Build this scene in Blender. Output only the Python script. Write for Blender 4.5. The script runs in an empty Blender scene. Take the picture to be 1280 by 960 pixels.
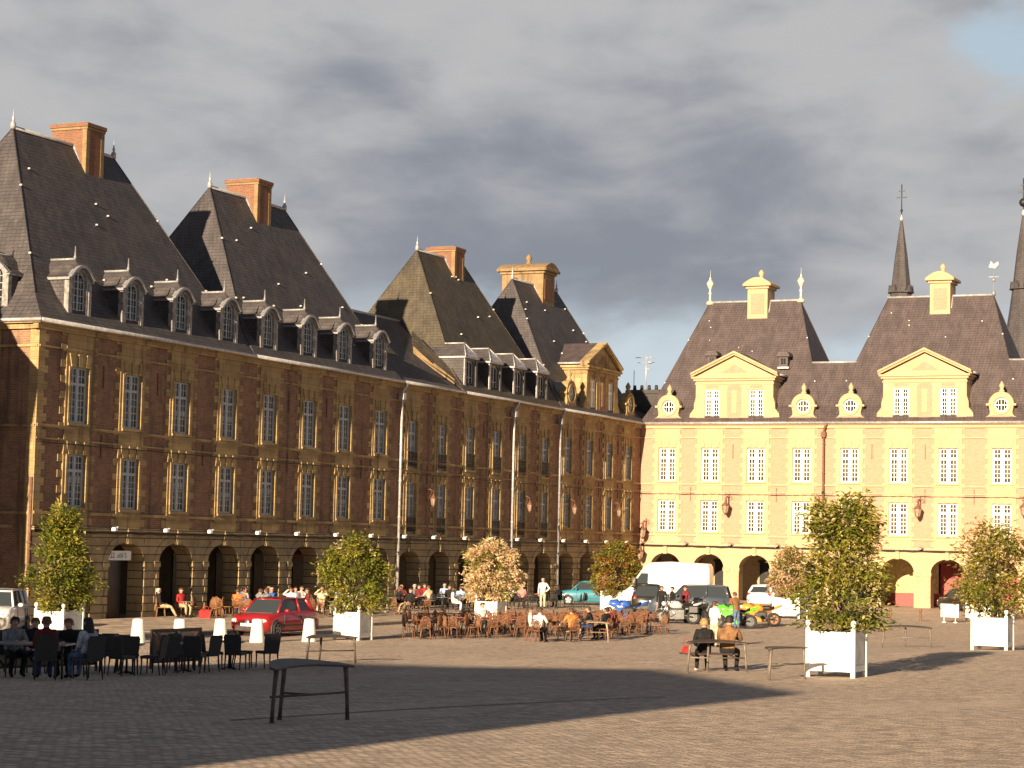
import bpy, math, random
from mathutils import Vector, Matrix
from mathutils.geometry import tessellate_polygon
R = math.radians
C = bpy.context.scene.collection
SC = bpy.context.scene
rng = random.Random(7)

# ------------------------------------------------------------------ camera, sky, sun, exposure
cam_d = bpy.data.cameras.new('camera'); cam = bpy.data.objects.new('camera', cam_d); C.objects.link(cam)
cam_d.sensor_width = 36; cam_d.sensor_fit = 'HORIZONTAL'; cam_d.lens = 73.978
cam_d.clip_start = 0.3; cam_d.clip_end = 3000
cx = (0.912590, 0.408277, 0.022109); cy = (0.010647, -0.077784, 0.996913); cz = (0.408737, -0.909538, -0.075331)
cam.matrix_world = Matrix(((cx[0], cy[0], cz[0], 0), (cx[1], cy[1], cz[1], 0), (cx[2], cy[2], cz[2], 3.75), (0, 0, 0, 1)))
SC.camera = cam
SUN_EL, SUN_AZ = R(13.8), R(1.9)
to_sun = Vector((math.sin(SUN_AZ) * math.cos(SUN_EL), -math.cos(SUN_AZ) * math.cos(SUN_EL), math.sin(SUN_EL)))
sd = bpy.data.lights.new('sun', 'SUN'); sun = bpy.data.objects.new('sun', sd); C.objects.link(sun)
sun.rotation_euler = to_sun.to_track_quat('Z', 'Y').to_euler()
sd.energy = 5.0; sd.angle = R(0.5); sd.color = (1.0, 0.79, 0.53)
SC.view_settings.view_transform = 'Standard'; SC.view_settings.look = 'None'
SC.view_settings.exposure = 1.3; SC.view_settings.gamma = 1; SC.view_settings.use_curve_mapping = False
SC.render.resolution_x = 1024; SC.render.resolution_y = 768
SC.render.engine = 'CYCLES'
SC.cycles.max_bounces = 6; SC.cycles.diffuse_bounces = 3

class NT:
    """tiny helper round a node tree"""
    def __init__(s, tree): s.t = tree; s.n = tree.nodes; s.l = tree.links
    def new(s, typ, **kw):
        n = s.n.new(typ)
        for k, v in kw.items(): setattr(n, k, v)
        return n
    def put(s, sock, v):
        if isinstance(v, bpy.types.NodeSocket): s.l.new(v, sock)
        else: sock.default_value = v
    def math(s, op, a, b=0.0, c=None, clamp=False):
        n = s.new('ShaderNodeMath', operation=op, use_clamp=clamp); s.put(n.inputs[0], a); s.put(n.inputs[1], b)
        if c is not None: s.put(n.inputs[2], c)
        return n.outputs[0]
    def mix(s, f, a, b, blend='MIX'):
        n = s.new('ShaderNodeMix', data_type='RGBA', blend_type=blend)
        s.put(n.inputs[0], f); s.put(n.inputs[6], a); s.put(n.inputs[7], b); return n.outputs[2]
    def noise(s, vec, scale, detail=3, rough=0.55, dist=0.0):
        n = s.new('ShaderNodeTexNoise'); s.put(n.inputs['Vector'], vec)
        n.inputs['Scale'].default_value = scale; n.inputs['Detail'].default_value = detail
        n.inputs['Roughness'].default_value = rough; n.inputs['Distortion'].default_value = dist
        return n.outputs[0]
    def ramp(s, f, lo, hi, smooth=True):
        n = s.new('ShaderNodeMapRange', interpolation_type='SMOOTHSTEP' if smooth else 'LINEAR')
        s.put(n.inputs[0], f); n.inputs[1].default_value = lo; n.inputs[2].default_value = hi
        return n.outputs[0]
    def mapping(s, vec, scale=(1, 1, 1), loc=(0, 0, 0)):
        n = s.new('ShaderNodeMapping'); s.put(n.inputs[0], vec); n.inputs['Scale'].default_value = scale
        n.inputs['Location'].default_value = loc; return n.outputs[0]

def c4(c): return (c[0], c[1], c[2], 1.0)

w = bpy.data.worlds.new('World'); SC.world = w; w.use_nodes = True
t = NT(w.node_tree); t.n.clear()
sky = t.new('ShaderNodeTexSky', sky_type='NISHITA', sun_disc=False, sun_elevation=SUN_EL, sun_rotation=math.pi - SUN_AZ)
tc = t.new('ShaderNodeTexCoord'); D = tc.outputs['Generated']
sep = t.new('ShaderNodeSeparateXYZ'); t.put(sep.inputs[0], D)
el = sep.outputs[2]
v1 = t.mapping(D, (1.0, 1.0, 2.3), (-0.40, -1.25, -3.52))
n1 = t.noise(v1, 5.2, 7, 0.5, 0.35)            # masses
n2 = t.noise(t.mapping(D, (1, 1, 2.4), (5.1, 0.7, 2.2)), 13.0, 6, 0.52, 0.25)   # billows
n3 = t.noise(t.mapping(D, (1, 1, 2.2), (-2.45, -0.05, -0.645)), 7.0, 6, 0.55, 0.4)
dens = t.math('ADD', t.math('MULTIPLY', n1, 0.58), t.math('MULTIPLY', n2, 0.42))
dens = t.math('ADD', dens, t.math('MULTIPLY', t.math('SUBTRACT', t.ramp(el, 0.12, 0.26), 0.5), 0.05))
shade = t.ramp(dens, 0.37, 0.62)
cloud = t.mix(shade, (2.1, 2.28, 2.65, 1), (4.1, 4.1, 4.15, 1))
hor = t.math('SUBTRACT', 1.0, t.ramp(t.math('ADD', el, t.math('MULTIPLY', t.math('SUBTRACT', n2, 0.5), 0.08)), 0.085, 0.125))
cloud = t.mix(t.math('MULTIPLY', hor, 0.85), cloud, (5.2, 6.0, 6.5, 1))                     # thin bright cloud low down
blue = t.mix(0.8, sky.outputs[0], (3.6, 5.0, 6.2, 1))
gap = t.ramp(t.math('ADD', n3, t.math('MULTIPLY', t.ramp(t.math('ADD', sep.outputs[0], t.math('MULTIPLY', el, 1.2)), 0.02, 0.20), 0.14)), 0.63, 0.76)
col = t.mix(t.math('MULTIPLY', t.math('MULTIPLY', gap, t.ramp(sep.outputs[0], -0.28, -0.20)), 0.6), cloud, blue)
lid = t.ramp(el, 0.26, 0.45)                    # added: unseen upper sky darkened to cut the ambient light
col = t.mix(t.math('MULTIPLY', lid, 0.92), col, (0.62, 0.80, 1.15, 1))
bg = t.new('ShaderNodeBackground'); bg.inputs['Strength'].default_value = 0.05
t.put(bg.inputs['Color'], col)
out = t.new('ShaderNodeOutputWorld'); t.l.new(bg.outputs[0], out.inputs[0])

# ------------------------------------------------------------------ materials
MATS = {}
def new_mat(name):
    m = bpy.data.materials.new(name); m.use_nodes = True; MATS[name] = m
    t = NT(m.node_tree); b = t.n['Principled BSDF']
    return m, t, b
def bump(t, b, h, strength=0.4, dist=0.02):
    n = t.new('ShaderNodeBump'); n.inputs['Strength'].default_value = strength; n.inputs['Distance'].default_value = dist
    t.put(n.inputs['Height'], h); t.l.new(n.outputs[0], b.inputs['Normal'])
def objco(t): return t.new('ShaderNodeTexCoord').outputs['Object']
def wallvec(t):
    s = t.new('ShaderNodeSeparateXYZ'); t.put(s.inputs[0], objco(t))
    c = t.new('ShaderNodeCombineXYZ'); t.put(c.inputs[0], t.math('ADD', s.outputs[0], s.outputs[1])); t.put(c.inputs[1], s.outputs[2])
    return c.outputs[0], s
def plain(name, col, rough=0.6, metal=0.0, var=0.12, scale=6.0, spec=0.5, coat=0.0):
    m, t, b = new_mat(name)
    n = t.noise(objco(t), scale, 4)
    d = tuple(max(0, x * (1 - 2.2 * var)) for x in col); l = tuple(min(1, x * (1 + 1.6 * var)) for x in col)
    t.put(b.inputs['Base Color'], t.mix(t.ramp(n, 0.3, 0.7), c4(d), c4(l)))
    b.inputs['Roughness'].default_value = rough; b.inputs['Metallic'].default_value = metal
    b.inputs['Specular IOR Level'].default_value = spec
    if coat: b.inputs['Coat Weight'].default_value = coat; b.inputs['Coat Roughness'].default_value = 0.05
    return m
def masonry(name, c1, c2, mortar, bw, bh, ms, stain, stain_amt, soot_shade=0.0, bias=0.0):
    m, t, b = new_mat(name)
    vec, s = wallvec(t)
    o = objco(t)
    br = t.new('ShaderNodeTexBrick'); t.put(br.inputs['Vector'], vec)
    br.inputs['Scale'].default_value = 1.0; br.inputs['Brick Width'].default_value = bw; br.inputs['Row Height'].default_value = bh
    br.inputs['Mortar Size'].default_value = ms; br.inputs['Mortar Smooth'].default_value = 0.3; br.inputs['Bias'].default_value = bias
    br.inputs['Color1'].default_value = c4(c1); br.inputs['Color2'].default_value = c4(c2); br.inputs['Mortar'].default_value = c4(mortar)
    col = t.mix(t.ramp(t.noise(o, 2.6, 6, 0.65), 0.35, 0.75), br.outputs[0], c4(stain), 'MIX') if False else br.outputs[0]
    n = t.noise(o, 1.1, 7, 0.62)
    col = t.mix(t.math('MULTIPLY', t.ramp(n, 0.42, 0.72), stain_amt), col, c4(stain))
    fine = t.noise(o, 14.0, 4, 0.6)
    col = t.mix(1.0, col, t.mix(fine, (0.62, 0.62, 0.62, 1), (1.35, 1.35, 1.35, 1)), 'MULTIPLY')
    if soot_shade:  # dark streaks: soot, and part of the left row's shade
        st = t.noise(t.mapping(o, (2.2, 2.2, 0.16)), 1.0, 6, 0.6)
        col = t.mix(t.math('MULTIPLY', t.ramp(st, 0.52, 0.68), soot_shade), col, (0.035, 0.028, 0.025, 1))
    t.put(b.inputs['Base Color'], col); b.inputs['Roughness'].default_value = 0.9; b.inputs['Specular IOR Level'].default_value = 0.15
    bump(t, b, t.math('ADD', t.math('MULTIPLY', br.outputs['Fac'], -1.0), t.math('MULTIPLY', fine, 0.8)), 0.3, 0.008)
    return m
STONE, BRICK = (0.52, 0.33, 0.135), (0.30, 0.125, 0.075)
masonry('old_brick', (0.20, 0.105, 0.075), (0.30, 0.155, 0.098), (0.30, 0.22, 0.14), 0.26, 0.095, 0.013, (0.125, 0.08, 0.06), 0.7, 0.5)  # left row: weathered brick, darkened further for the shade it stands in
masonry('old_stone', (0.32, 0.23, 0.115), (0.43, 0.305, 0.15), (0.19, 0.135, 0.08), 0.95, 0.34, 0.010, (0.21, 0.145, 0.08), 0.65, 0.6)  # weathered stone, with some of the left row's shade in its colour
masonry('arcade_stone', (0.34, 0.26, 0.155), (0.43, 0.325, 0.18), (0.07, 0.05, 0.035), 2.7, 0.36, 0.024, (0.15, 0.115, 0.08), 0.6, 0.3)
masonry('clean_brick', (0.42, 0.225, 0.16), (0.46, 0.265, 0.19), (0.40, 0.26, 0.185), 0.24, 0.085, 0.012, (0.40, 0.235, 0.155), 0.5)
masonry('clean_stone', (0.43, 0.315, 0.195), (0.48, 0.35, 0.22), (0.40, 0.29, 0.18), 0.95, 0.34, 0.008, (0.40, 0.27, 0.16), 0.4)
masonry('chimney_stone', (0.24, 0.165, 0.09), (0.29, 0.20, 0.105), (0.2, 0.14, 0.08), 0.7, 0.34, 0.010, (0.17, 0.115, 0.07), 0.6, 0.4)
masonry('chimney_brick', (0.17, 0.07, 0.048), (0.23, 0.10, 0.062), (0.22, 0.15, 0.10), 0.24, 0.085, 0.014, (0.17, 0.085, 0.055), 0.5)
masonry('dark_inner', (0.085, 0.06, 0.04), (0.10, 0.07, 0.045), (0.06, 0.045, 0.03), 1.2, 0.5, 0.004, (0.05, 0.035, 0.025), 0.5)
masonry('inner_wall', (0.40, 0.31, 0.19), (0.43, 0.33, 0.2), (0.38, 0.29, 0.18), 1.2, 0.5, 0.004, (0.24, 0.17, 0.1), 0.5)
def slate(name, c1, c2, lich):
    m, t, b = new_mat(name)
    vec, s = wallvec(t); o = objco(t)
    br = t.new('ShaderNodeTexBrick'); t.put(br.inputs['Vector'], vec)
    br.inputs['Scale'].default_value = 1.0; br.inputs['Brick Width'].default_value = 0.24; br.inputs['Row Height'].default_value = 0.17
    br.inputs['Mortar Size'].default_value = 0.012; br.inputs['Color1'].default_value = c4(c1); br.inputs['Color2'].default_value = c4(c2)
    br.inputs['Mortar'].default_value = c4(tuple(x * 0.45 for x in c1))
    n = t.noise(o, 0.55, 7, 0.65)
    col = t.mix(t.math('MULTIPLY', t.ramp(n, 0.42, 0.75), 0.5), br.outputs[0], c4(lich))
    st = t.noise(t.mapping(o, (1.6, 1.6, 0.12)), 1.3, 5, 0.6)
    col = t.mix(1.0, col, t.mix(t.ramp(st, 0.3, 0.7), (0.78, 0.78, 0.8, 1), (1.22, 1.2, 1.18, 1)), 'MULTIPLY')
    pat = t.noise(t.mapping(o, (1, 1, .7)), 0.9, 3, 0.45)
    col = t.mix(t.math('MULTIPLY', t.ramp(pat, 0.55, 0.68), 0.35), col, c4(tuple(x * 0.62 for x in c1)))
    col = t.mix(t.math('MULTIPLY', t.ramp(t.noise(o, 5.0, 5, 0.7), 0.60, 0.72), 0.45), col, c4((lich[0] * 1.35, lich[1] * 1.35, lich[2] * 1.25)))
    fine = t.noise(o, 9.0, 4, 0.6)
    col = t.mix(1.0, col, t.mix(fine, (0.6, 0.6, 0.6, 1), (1.4, 1.4, 1.4, 1)), 'MULTIPLY')
    t.put(b.inputs['Base Color'], col); b.inputs['Roughness'].default_value = 0.62; b.inputs['Specular IOR Level'].default_value = 0.35
    bump(t, b, t.math('ADD', t.math('MULTIPLY', br.outputs['Fac'], -1.0), fine), 0.5, 0.015)
slate('slate', (0.060, 0.053, 0.057), (0.078, 0.069, 0.073), (0.084, 0.072, 0.068))
slate('new_slate', (0.080, 0.062, 0.064), (0.087, 0.067, 0.069), (0.074, 0.058, 0.060))
slate('lichen_slate', (0.060, 0.050, 0.038), (0.080, 0.067, 0.050), (0.10, 0.082, 0.046))
plain('zinc', (0.42, 0.41, 0.42), 0.45, 0.3)
plain('worn_zinc', (0.24, 0.225, 0.215), 0.6, 0.1, 0.2, 5.0)
plain('dark_lead', (0.09, 0.085, 0.085), 0.6, 0.1)
plain('lead', (0.26, 0.26, 0.27), 0.55, 0.3)
plain('gilt', (0.75, 0.65, 0.42), 0.4, 0.2)
plain('white_paint', (0.72, 0.70, 0.64), 0.5, 0, 0.07, 3.0)
plain('window_white', (0.76, 0.76, 0.70), 0.5, 0, 0.03)
plain('window_grey', (0.37, 0.40, 0.43), 0.5, 0, 0.06)
plain('curtain', (0.36, 0.37, 0.33), 0.85, 0, 0.10, 3.0)
plain('dark_iron', (0.025, 0.022, 0.02), 0.5, 0.4)
plain('rust_iron', (0.16, 0.075, 0.05), 0.7, 0.1)
plain('brown_bench', (0.085, 0.062, 0.05), 0.5, 0.2, 0.15, 8)
plain('bench_leg', (0.16, 0.13, 0.10), 0.55, 0.2)
plain('wood_bench', (0.34, 0.25, 0.17), 0.7)
plain('dark_wicker', (0.030, 0.026, 0.026), 0.7, 0, 0.25, 40)
plain('wicker', (0.20, 0.088, 0.042), 0.65, 0, 0.25, 30)
plain('honey_wicker', (0.26, 0.12, 0.05), 0.65, 0, 0.25, 30)
plain('table_top', (0.20, 0.19, 0.19), 0.35, 0.1)
plain('red_top', (0.26, 0.07, 0.04), 0.45)
plain('screen_canvas', (0.19, 0.125, 0.085), 0.9, 0, 0.15, 5)
plain('dark_wood', (0.025, 0.018, 0.016), 0.6)
plain('red_paint', (0.30, 0.035, 0.03), 0.5)
plain('ochre_paint', (0.62, 0.46, 0.18), 0.7)
plain('shop_dark', (0.012, 0.011, 0.012), 0.3)
plain('tyre', (0.018, 0.018, 0.018), 0.8)
plain('rim', (0.45, 0.45, 0.46), 0.35, 0.7)
plain('orange_rim', (0.75, 0.22, 0.04), 0.4)
plain('plate', (0.75, 0.74, 0.70), 0.5)
plain('lantern_pane', (0.33, 0.24, 0.17), 0.2)
plain('lamp_glass', (0.75, 0.75, 0.72), 0.1)
plain('tail_red', (0.45, 0.02, 0.02), 0.25)
plain('chrome', (0.6, 0.6, 0.6), 0.25, 0.9)
plain('engine', (0.07, 0.07, 0.07), 0.45, 0.5)
plain('bark', (0.11, 0.075, 0.05), 0.9, 0, 0.2, 20)
plain('soil', (0.05, 0.035, 0.025), 0.95)
plain('sign_white', (0.72, 0.72, 0.70), 0.5, 0, 0.04)
plain('ink_dark', (0.04, 0.04, 0.05), 0.6)
plain('ink_green', (0.12, 0.22, 0.20), 0.6)
plain('kerb_stone', (0.20, 0.165, 0.13), 0.85)
for n, c in dict(red=(0.30, 0.012, 0.016), teal=(0.035, 0.20, 0.27), navy=(0.055, 0.07, 0.095), black=(0.02, 0.018, 0.016),
                 white=(0.78, 0.77, 0.74), green=(0.10, 0.62, 0.03), orange=(0.80, 0.26, 0.03), blue=(0.03, 0.10, 0.42), silver=(0.42, 0.43, 0.44), maroon=(0.35, 0.03, 0.04)).items():
    plain('paint_' + n, c, 0.3, 0.0, 0.03, 2.0, 0.5, 0.6)
for n, c in dict(black=(0.018, 0.017, 0.018), brown=(0.20, 0.105, 0.05), khaki=(0.42, 0.32, 0.19), white=(0.72, 0.68, 0.62), red=(0.33, 0.03, 0.03),
                 pink=(0.60, 0.22, 0.20), blue=(0.05, 0.13, 0.38), lightblue=(0.30, 0.42, 0.60), grey=(0.20, 0.20, 0.21), navy=(0.03, 0.04, 0.09),
                 beige=(0.52, 0.42, 0.29), jeans=(0.09, 0.14, 0.24), maroon=(0.14, 0.025, 0.03), orange=(0.55, 0.17, 0.05), palegrey=(0.45, 0.47, 0.52), green=(0.10, 0.16, 0.08)).items():
    plain('cloth_' + n, c, 0.9, 0, 0.16, 9.0, 0.15)
plain('skin', (0.50, 0.27, 0.18), 0.6, 0, 0.05)
for n, c in dict(black=(0.012, 0.010, 0.010), brown=(0.07, 0.035, 0.02), blond=(0.30, 0.19, 0.08), grey=(0.38, 0.36, 0.34), ginger=(0.13, 0.05, 0.022)).items():
    plain('hair_' + n, c, 0.7, 0, 0.2, 30)
m, t, b = new_mat('glass')
b.inputs['Base Color'].default_value = (0.018, 0.018, 0.02, 1); b.inputs['Roughness'].default_value = 0.06
n = t.noise(objco(t), 1.3, 2); bump(t, b, n, 0.05, 0.02)
for n_, c_ in (('sky_reflect_glass', (0.075, 0.082, 0.075)), ('warm_reflect_glass', (0.10, 0.075, 0.055))):  # pane reflections painted into the colour: sky on the left, warm on the right
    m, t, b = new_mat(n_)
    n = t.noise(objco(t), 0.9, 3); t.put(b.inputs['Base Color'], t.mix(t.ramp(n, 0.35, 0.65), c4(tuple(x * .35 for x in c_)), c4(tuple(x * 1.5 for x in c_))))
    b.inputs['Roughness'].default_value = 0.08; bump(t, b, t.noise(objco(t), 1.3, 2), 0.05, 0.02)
m, t, b = new_mat('car_glass')
b.inputs['Base Color'].default_value = (0.035, 0.042, 0.048, 1); b.inputs['Roughness'].default_value = 0.04  # dark base lifted to stand in for windscreen reflections
def leafmat(name, c):
    m, t, b = new_mat(name)
    n = t.noise(objco(t), 3.0, 3)
    t.put(b.inputs['Base Color'], t.mix(t.ramp(n, 0.3, 0.7), c4(tuple(x * 0.65 for x in c)), c4(tuple(x * 1.35 for x in c))))
    b.inputs['Roughness'].default_value = 0.55
    tr = t.new('ShaderNodeBsdfTranslucent'); tr.inputs[0].default_value = c4(tuple(min(1, x * 1.5) for x in c))
    mx = t.new('ShaderNodeMixShader'); mx.inputs[0].default_value = 0.4
    t.l.new(b.outputs[0], mx.inputs[1]); t.l.new(tr.outputs[0], mx.inputs[2]); t.l.new(mx.outputs[0], t.n['Material Output'].inputs[0])
leafmat('leaf_dark', (0.062, 0.08, 0.012)); leafmat('leaf_mid', (0.17, 0.19, 0.022)); leafmat('leaf_light', (0.33, 0.29, 0.05))
leafmat('blossom_cream', (0.66, 0.52, 0.33)); leafmat('leaf_orange', (0.32, 0.15, 0.035)); leafmat('leaf_olive', (0.20, 0.16, 0.03)); leafmat('leaf_pink', (0.5, 0.33, 0.20))
# setts
def paving(name, tone, s1, s2):
    m, t, b = new_mat(name)
    o = objco(t)
    warp = t.noise(o, 0.7, 3)
    vm = t.new('ShaderNodeVectorMath', operation='ADD'); t.put(vm.inputs[0], o)
    cmb = t.new('ShaderNodeCombineXYZ'); t.put(cmb.inputs[0], t.math('MULTIPLY', warp, 0.25)); t.put(cmb.inputs[1], t.math('MULTIPLY', t.noise(o, 0.9, 3), 0.25))
    t.put(vm.inputs[1], cmb.outputs[0])
    rot = t.new('ShaderNodeMapping'); t.put(rot.inputs[0], vm.outputs[0]); rot.inputs['Rotation'].default_value = (0, 0, R(0))
    br = t.new('ShaderNodeTexBrick'); t.put(br.inputs['Vector'], rot.outputs[0])
    br.inputs['Scale'].default_value = 1.0; br.inputs['Brick Width'].default_value = s1; br.inputs['Row Height'].default_value = s2
    br.inputs['Mortar Size'].default_value = 0.016; br.inputs['Mortar Smooth'].default_value = 0.6
    a = tuple(x * 0.6 for x in tone); l = (tone[0] * 1.42, tone[1] * 1.36, tone[2] * 1.32)
    br.inputs['Color1'].default_value = c4(a); br.inputs['Color2'].default_value = c4(l); br.inputs['Mortar'].default_value = c4(tuple(x * 0.6 for x in tone))
    br.inputs['Bias'].default_value = 0.0
    big = t.noise(o, 0.16, 6, 0.6)
    col = t.mix(t.math('MULTIPLY', t.ramp(big, 0.4, 0.7), 0.45), br.outputs[0], c4((tone[0] * 0.78, tone[1] * 0.8, tone[2] * 0.86)))
    mid = t.noise(o, 1.6, 5, 0.65)
    col = t.mix(1.0, col, t.mix(mid, (0.62, 0.62, 0.63, 1), (1.36, 1.35, 1.33, 1)), 'MULTIPLY')
    tr_ = t.noise(t.mapping(o, (0.35, 0.12, 1)), 1.0, 5, 0.6)
    col = t.mix(t.math('MULTIPLY', t.ramp(tr_, 0.50, 0.66), 0.35), col, c4((tone[0] * 1.25, tone[1] * 1.22, tone[2] * 1.18)))
    sp_ = t.noise(o, 0.55, 6, 0.7)
    col = t.mix(t.math('MULTIPLY', t.ramp(sp_, 0.60, 0.72), 0.5), col, c4((tone[0] * 0.5, tone[1] * 0.5, tone[2] * 0.5)))
    fine = t.noise(o, 18, 3, 0.6)
    col = t.mix(1.0, col, t.mix(fine, (0.7, 0.7, 0.7, 1), (1.3, 1.3, 1.3, 1)), 'MULTIPLY')
    t.put(b.inputs['Base Color'], col); b.inputs['Roughness'].default_value = 0.72; b.inputs['Specular IOR Level'].default_value = 0.3
    bump(t, b, t.math('ADD', t.math('MULTIPLY', br.outputs['Fac'], -1.0), t.math('ADD', t.math('MULTIPLY', mid, 1.2), t.math('MULTIPLY', fine, 0.7))), 0.8, 0.03)
paving('setts', (0.53, 0.42, 0.33), 0.17, 0.12)
paving('flagstones', (0.50, 0.395, 0.305), 0.6, 0.42)
M = MATS

# ------------------------------------------------------------------ helpers
class MB:
    def __init__(s): s.v = []; s.f = []; s.m = []; s.s = []
    def add(s, vs, fs, mi=0, smooth=False):
        o = len(s.v); s.v += [tuple(v) for v in vs]
        for f in fs: s.f.append([i + o for i in f]); s.m.append(mi); s.s.append(smooth)
    def box(s, x0, x1, y0, y1, z0, z1, mi=0):
        s.add([(x0, y0, z0), (x1, y0, z0), (x1, y1, z0), (x0, y1, z0), (x0, y0, z1), (x1, y0, z1), (x1, y1, z1), (x0, y1, z1)],
              [(0, 3, 2, 1), (4, 5, 6, 7), (0, 1, 5, 4), (1, 2, 6, 5), (2, 3, 7, 6), (3, 0, 4, 7)], mi)
    def bbox(s, x0, x1, y0, y1, z0, z1, mi=0, c=0.02):
        """box with chamfered vertical edges and top"""
        P = [(x0 + c, y0), (x1 - c, y0), (x1, y0 + c), (x1, y1 - c), (x1 - c, y1), (x0 + c, y1), (x0, y1 - c), (x0, y0 + c)]
        q = [((x0 + x1) / 2 + (x - (x0 + x1) / 2) * (1 - c / (x1 - x0) * 2), (y0 + y1) / 2 + (y - (y0 + y1) / 2) * (1 - c / (y1 - y0) * 2)) for x, y in P]
        s.add([(x, y, z0) for x, y in P] + [(x, y, z1 - c) for x, y in P] + [(x, y, z1) for x, y in q],
              [[i, (i + 1) % 8, 8 + (i + 1) % 8, 8 + i] for i in range(8)] + [[8 + i, 8 + (i + 1) % 8, 16 + (i + 1) % 8, 16 + i] for i in range(8)] + [list(range(16, 24)), list(range(7, -1, -1))], mi)
    def tube(s, pts, r, n=8, mi=0, smooth=True, cap=True):
        pts = [Vector(p) for p in pts]; k = len(pts)
        rr = r if isinstance(r, (list, tuple)) else [r] * k
        vs = []; prev = None
        for i, p in enumerate(pts):
            d = (pts[min(i + 1, k - 1)] - pts[max(i - 1, 0)]).normalized()
            if prev is None:
                a = Vector((0, 0, 1)) if abs(d.z) < 0.9 else Vector((1, 0, 0))
                u = d.cross(a).normalized()
            else: u = (prev - d * prev.dot(d)).normalized()
            prev = u; v = d.cross(u)
            for j in range(n):
                an = 2 * math.pi * j / n
                vs.append(p + (u * math.cos(an) + v * math.sin(an)) * rr[i])
        fs = [[i * n + j, i * n + (j + 1) % n, (i + 1) * n + (j + 1) % n, (i + 1) * n + j] for i in range(k - 1) for j in range(n)]
        if cap: fs += [list(range(n - 1, -1, -1)), list(range((k - 1) * n, k * n))]
        s.add(vs, fs, mi, smooth)
    def lathe(s, prof, n=12, c=(0, 0, 0), mi=0, smooth=True):
        k = len(prof)
        vs = [(c[0] + r * math.cos(2 * math.pi * j / n), c[1] + r * math.sin(2 * math.pi * j / n), c[2] + z) for r, z in prof for j in range(n)]
        fs = [[i * n + j, i * n + (j + 1) % n, (i + 1) * n + (j + 1) % n, (i + 1) * n + j] for i in range(k - 1) for j in range(n)]
        fs += [list(range(n - 1, -1, -1)), list(range((k - 1) * n, k * n))]
        s.add(vs, fs, mi, smooth)
    def ball(s, c, r, n=10, mi=0, sc=(1, 1, 1)):
        k = max(4, n // 2 + 1); vs = []
        for i in range(k + 1):
            a = math.pi * i / k; rr = max(math.sin(a), 0.02)
            for j in range(n):
                b = 2 * math.pi * j / n
                vs.append((c[0] + r * sc[0] * rr * math.cos(b), c[1] + r * sc[1] * rr * math.sin(b), c[2] - r * sc[2] * math.cos(a)))
        s.add(vs, [[i * n + j, i * n + (j + 1) % n, (i + 1) * n + (j + 1) % n, (i + 1) * n + j] for i in range(k) for j in range(n)], mi, True)
    def poly(s, outer, holes, mapf, mi=0, depth=0.0, rev_holes=None, rev_mi=None, outer_rev=0.0):
        """flat polygon with holes; mapf(u,v,d) -> xyz; holes get reveals of `depth`"""
        loops = [[Vector((u, v, 0)) for u, v in outer]] + [[Vector((u, v, 0)) for u, v in h] for h in holes]
        flat = [p for l in loops for p in l]
        tri = tessellate_polygon(loops)
        s.add([mapf(p.x, p.y, 0) for p in flat], [list(x) for x in tri], mi)
        for h in holes:
            n = len(h)
            if depth: s.add([mapf(u, v, 0) for u, v in h] + [mapf(u, v, depth) for u, v in h], [[i, (i + 1) % n, n + (i + 1) % n, n + i] for i in range(n)], mi if rev_mi is None else rev_mi)
        if outer_rev:
            n = len(outer)
            s.add([mapf(u, v, 0) for u, v in outer] + [mapf(u, v, outer_rev) for u, v in outer], [[i, (i + 1) % n, n + (i + 1) % n, n + i] for i in range(n)], mi)
    def prism(s, outer, mapf, d0, d1, mi=0, holes=()):
        m0 = lambda u, v, d: mapf(u, v, d0); m1 = lambda u, v, d: mapf(u, v, d1)
        s.poly(outer, list(holes), m0, mi); s.poly(outer, list(holes), m1, mi)
        for h in [outer] + list(holes):
            n = len(h)
            s.add([mapf(u, v, d0) for u, v in h] + [mapf(u, v, d1) for u, v in h], [[i, (i + 1) % n, n + (i + 1) % n, n + i] for i in range(n)], mi)
    def xf(s, mat):
        s.v = [tuple(mat @ Vector(v)) for v in s.v]; return s
    def mesh(s, name, mats):
        me = bpy.data.meshes.new(name); me.from_pydata(s.v, [], s.f)
        for m in mats: me.materials.append(M[m] if isinstance(m, str) else m)
        me.polygons.foreach_set('material_index', s.m); me.polygons.foreach_set('use_smooth', s.s); me.update()
        return me
    def build(s, name, mats, parent=None, loc=(0, 0, 0), rz=0.0):
        if isinstance(mats, str): mats = [mats]
        return inst(name, s.mesh(name, mats), parent, loc, rz)
def inst(name, me, parent=None, loc=(0, 0, 0), rz=0.0):
    o = bpy.data.objects.new(name, me); C.objects.link(o); o.parent = parent; o.location = loc; o.rotation_euler = (0, 0, rz)
    return o
def tag(o, label=None, cat=None, group=None, kind=None):
    if label: o['label'] = label
    if cat: o['category'] = cat
    if group: o['group'] = group
    if kind: o['kind'] = kind
    return o
def thing(name, label, cat, loc=(0, 0, 0), rz=0.0, group=None):
    o = bpy.data.objects.new(name, None); C.objects.link(o); o.location = loc; o.rotation_euler = (0, 0, rz); o.empty_display_size = 0.3
    return tag(o, label, cat, group)
def dup(src, loc, rz=0.0, label=None, group=None):
    def cp(o, par):
        c = o.copy(); C.objects.link(c); c.parent = par
        for ch in list(o.children): cp(ch, c)
        return c
    r = cp(src, None); r.location = loc; r.rotation_euler = (0, 0, rz)
    if label: r['label'] = label
    if group: r['group'] = group
    return r
def face(dx, dy): return math.atan2(-dx, dy)     # local +Y turned to (dx, dy)
YAW = 0.42234615
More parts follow.
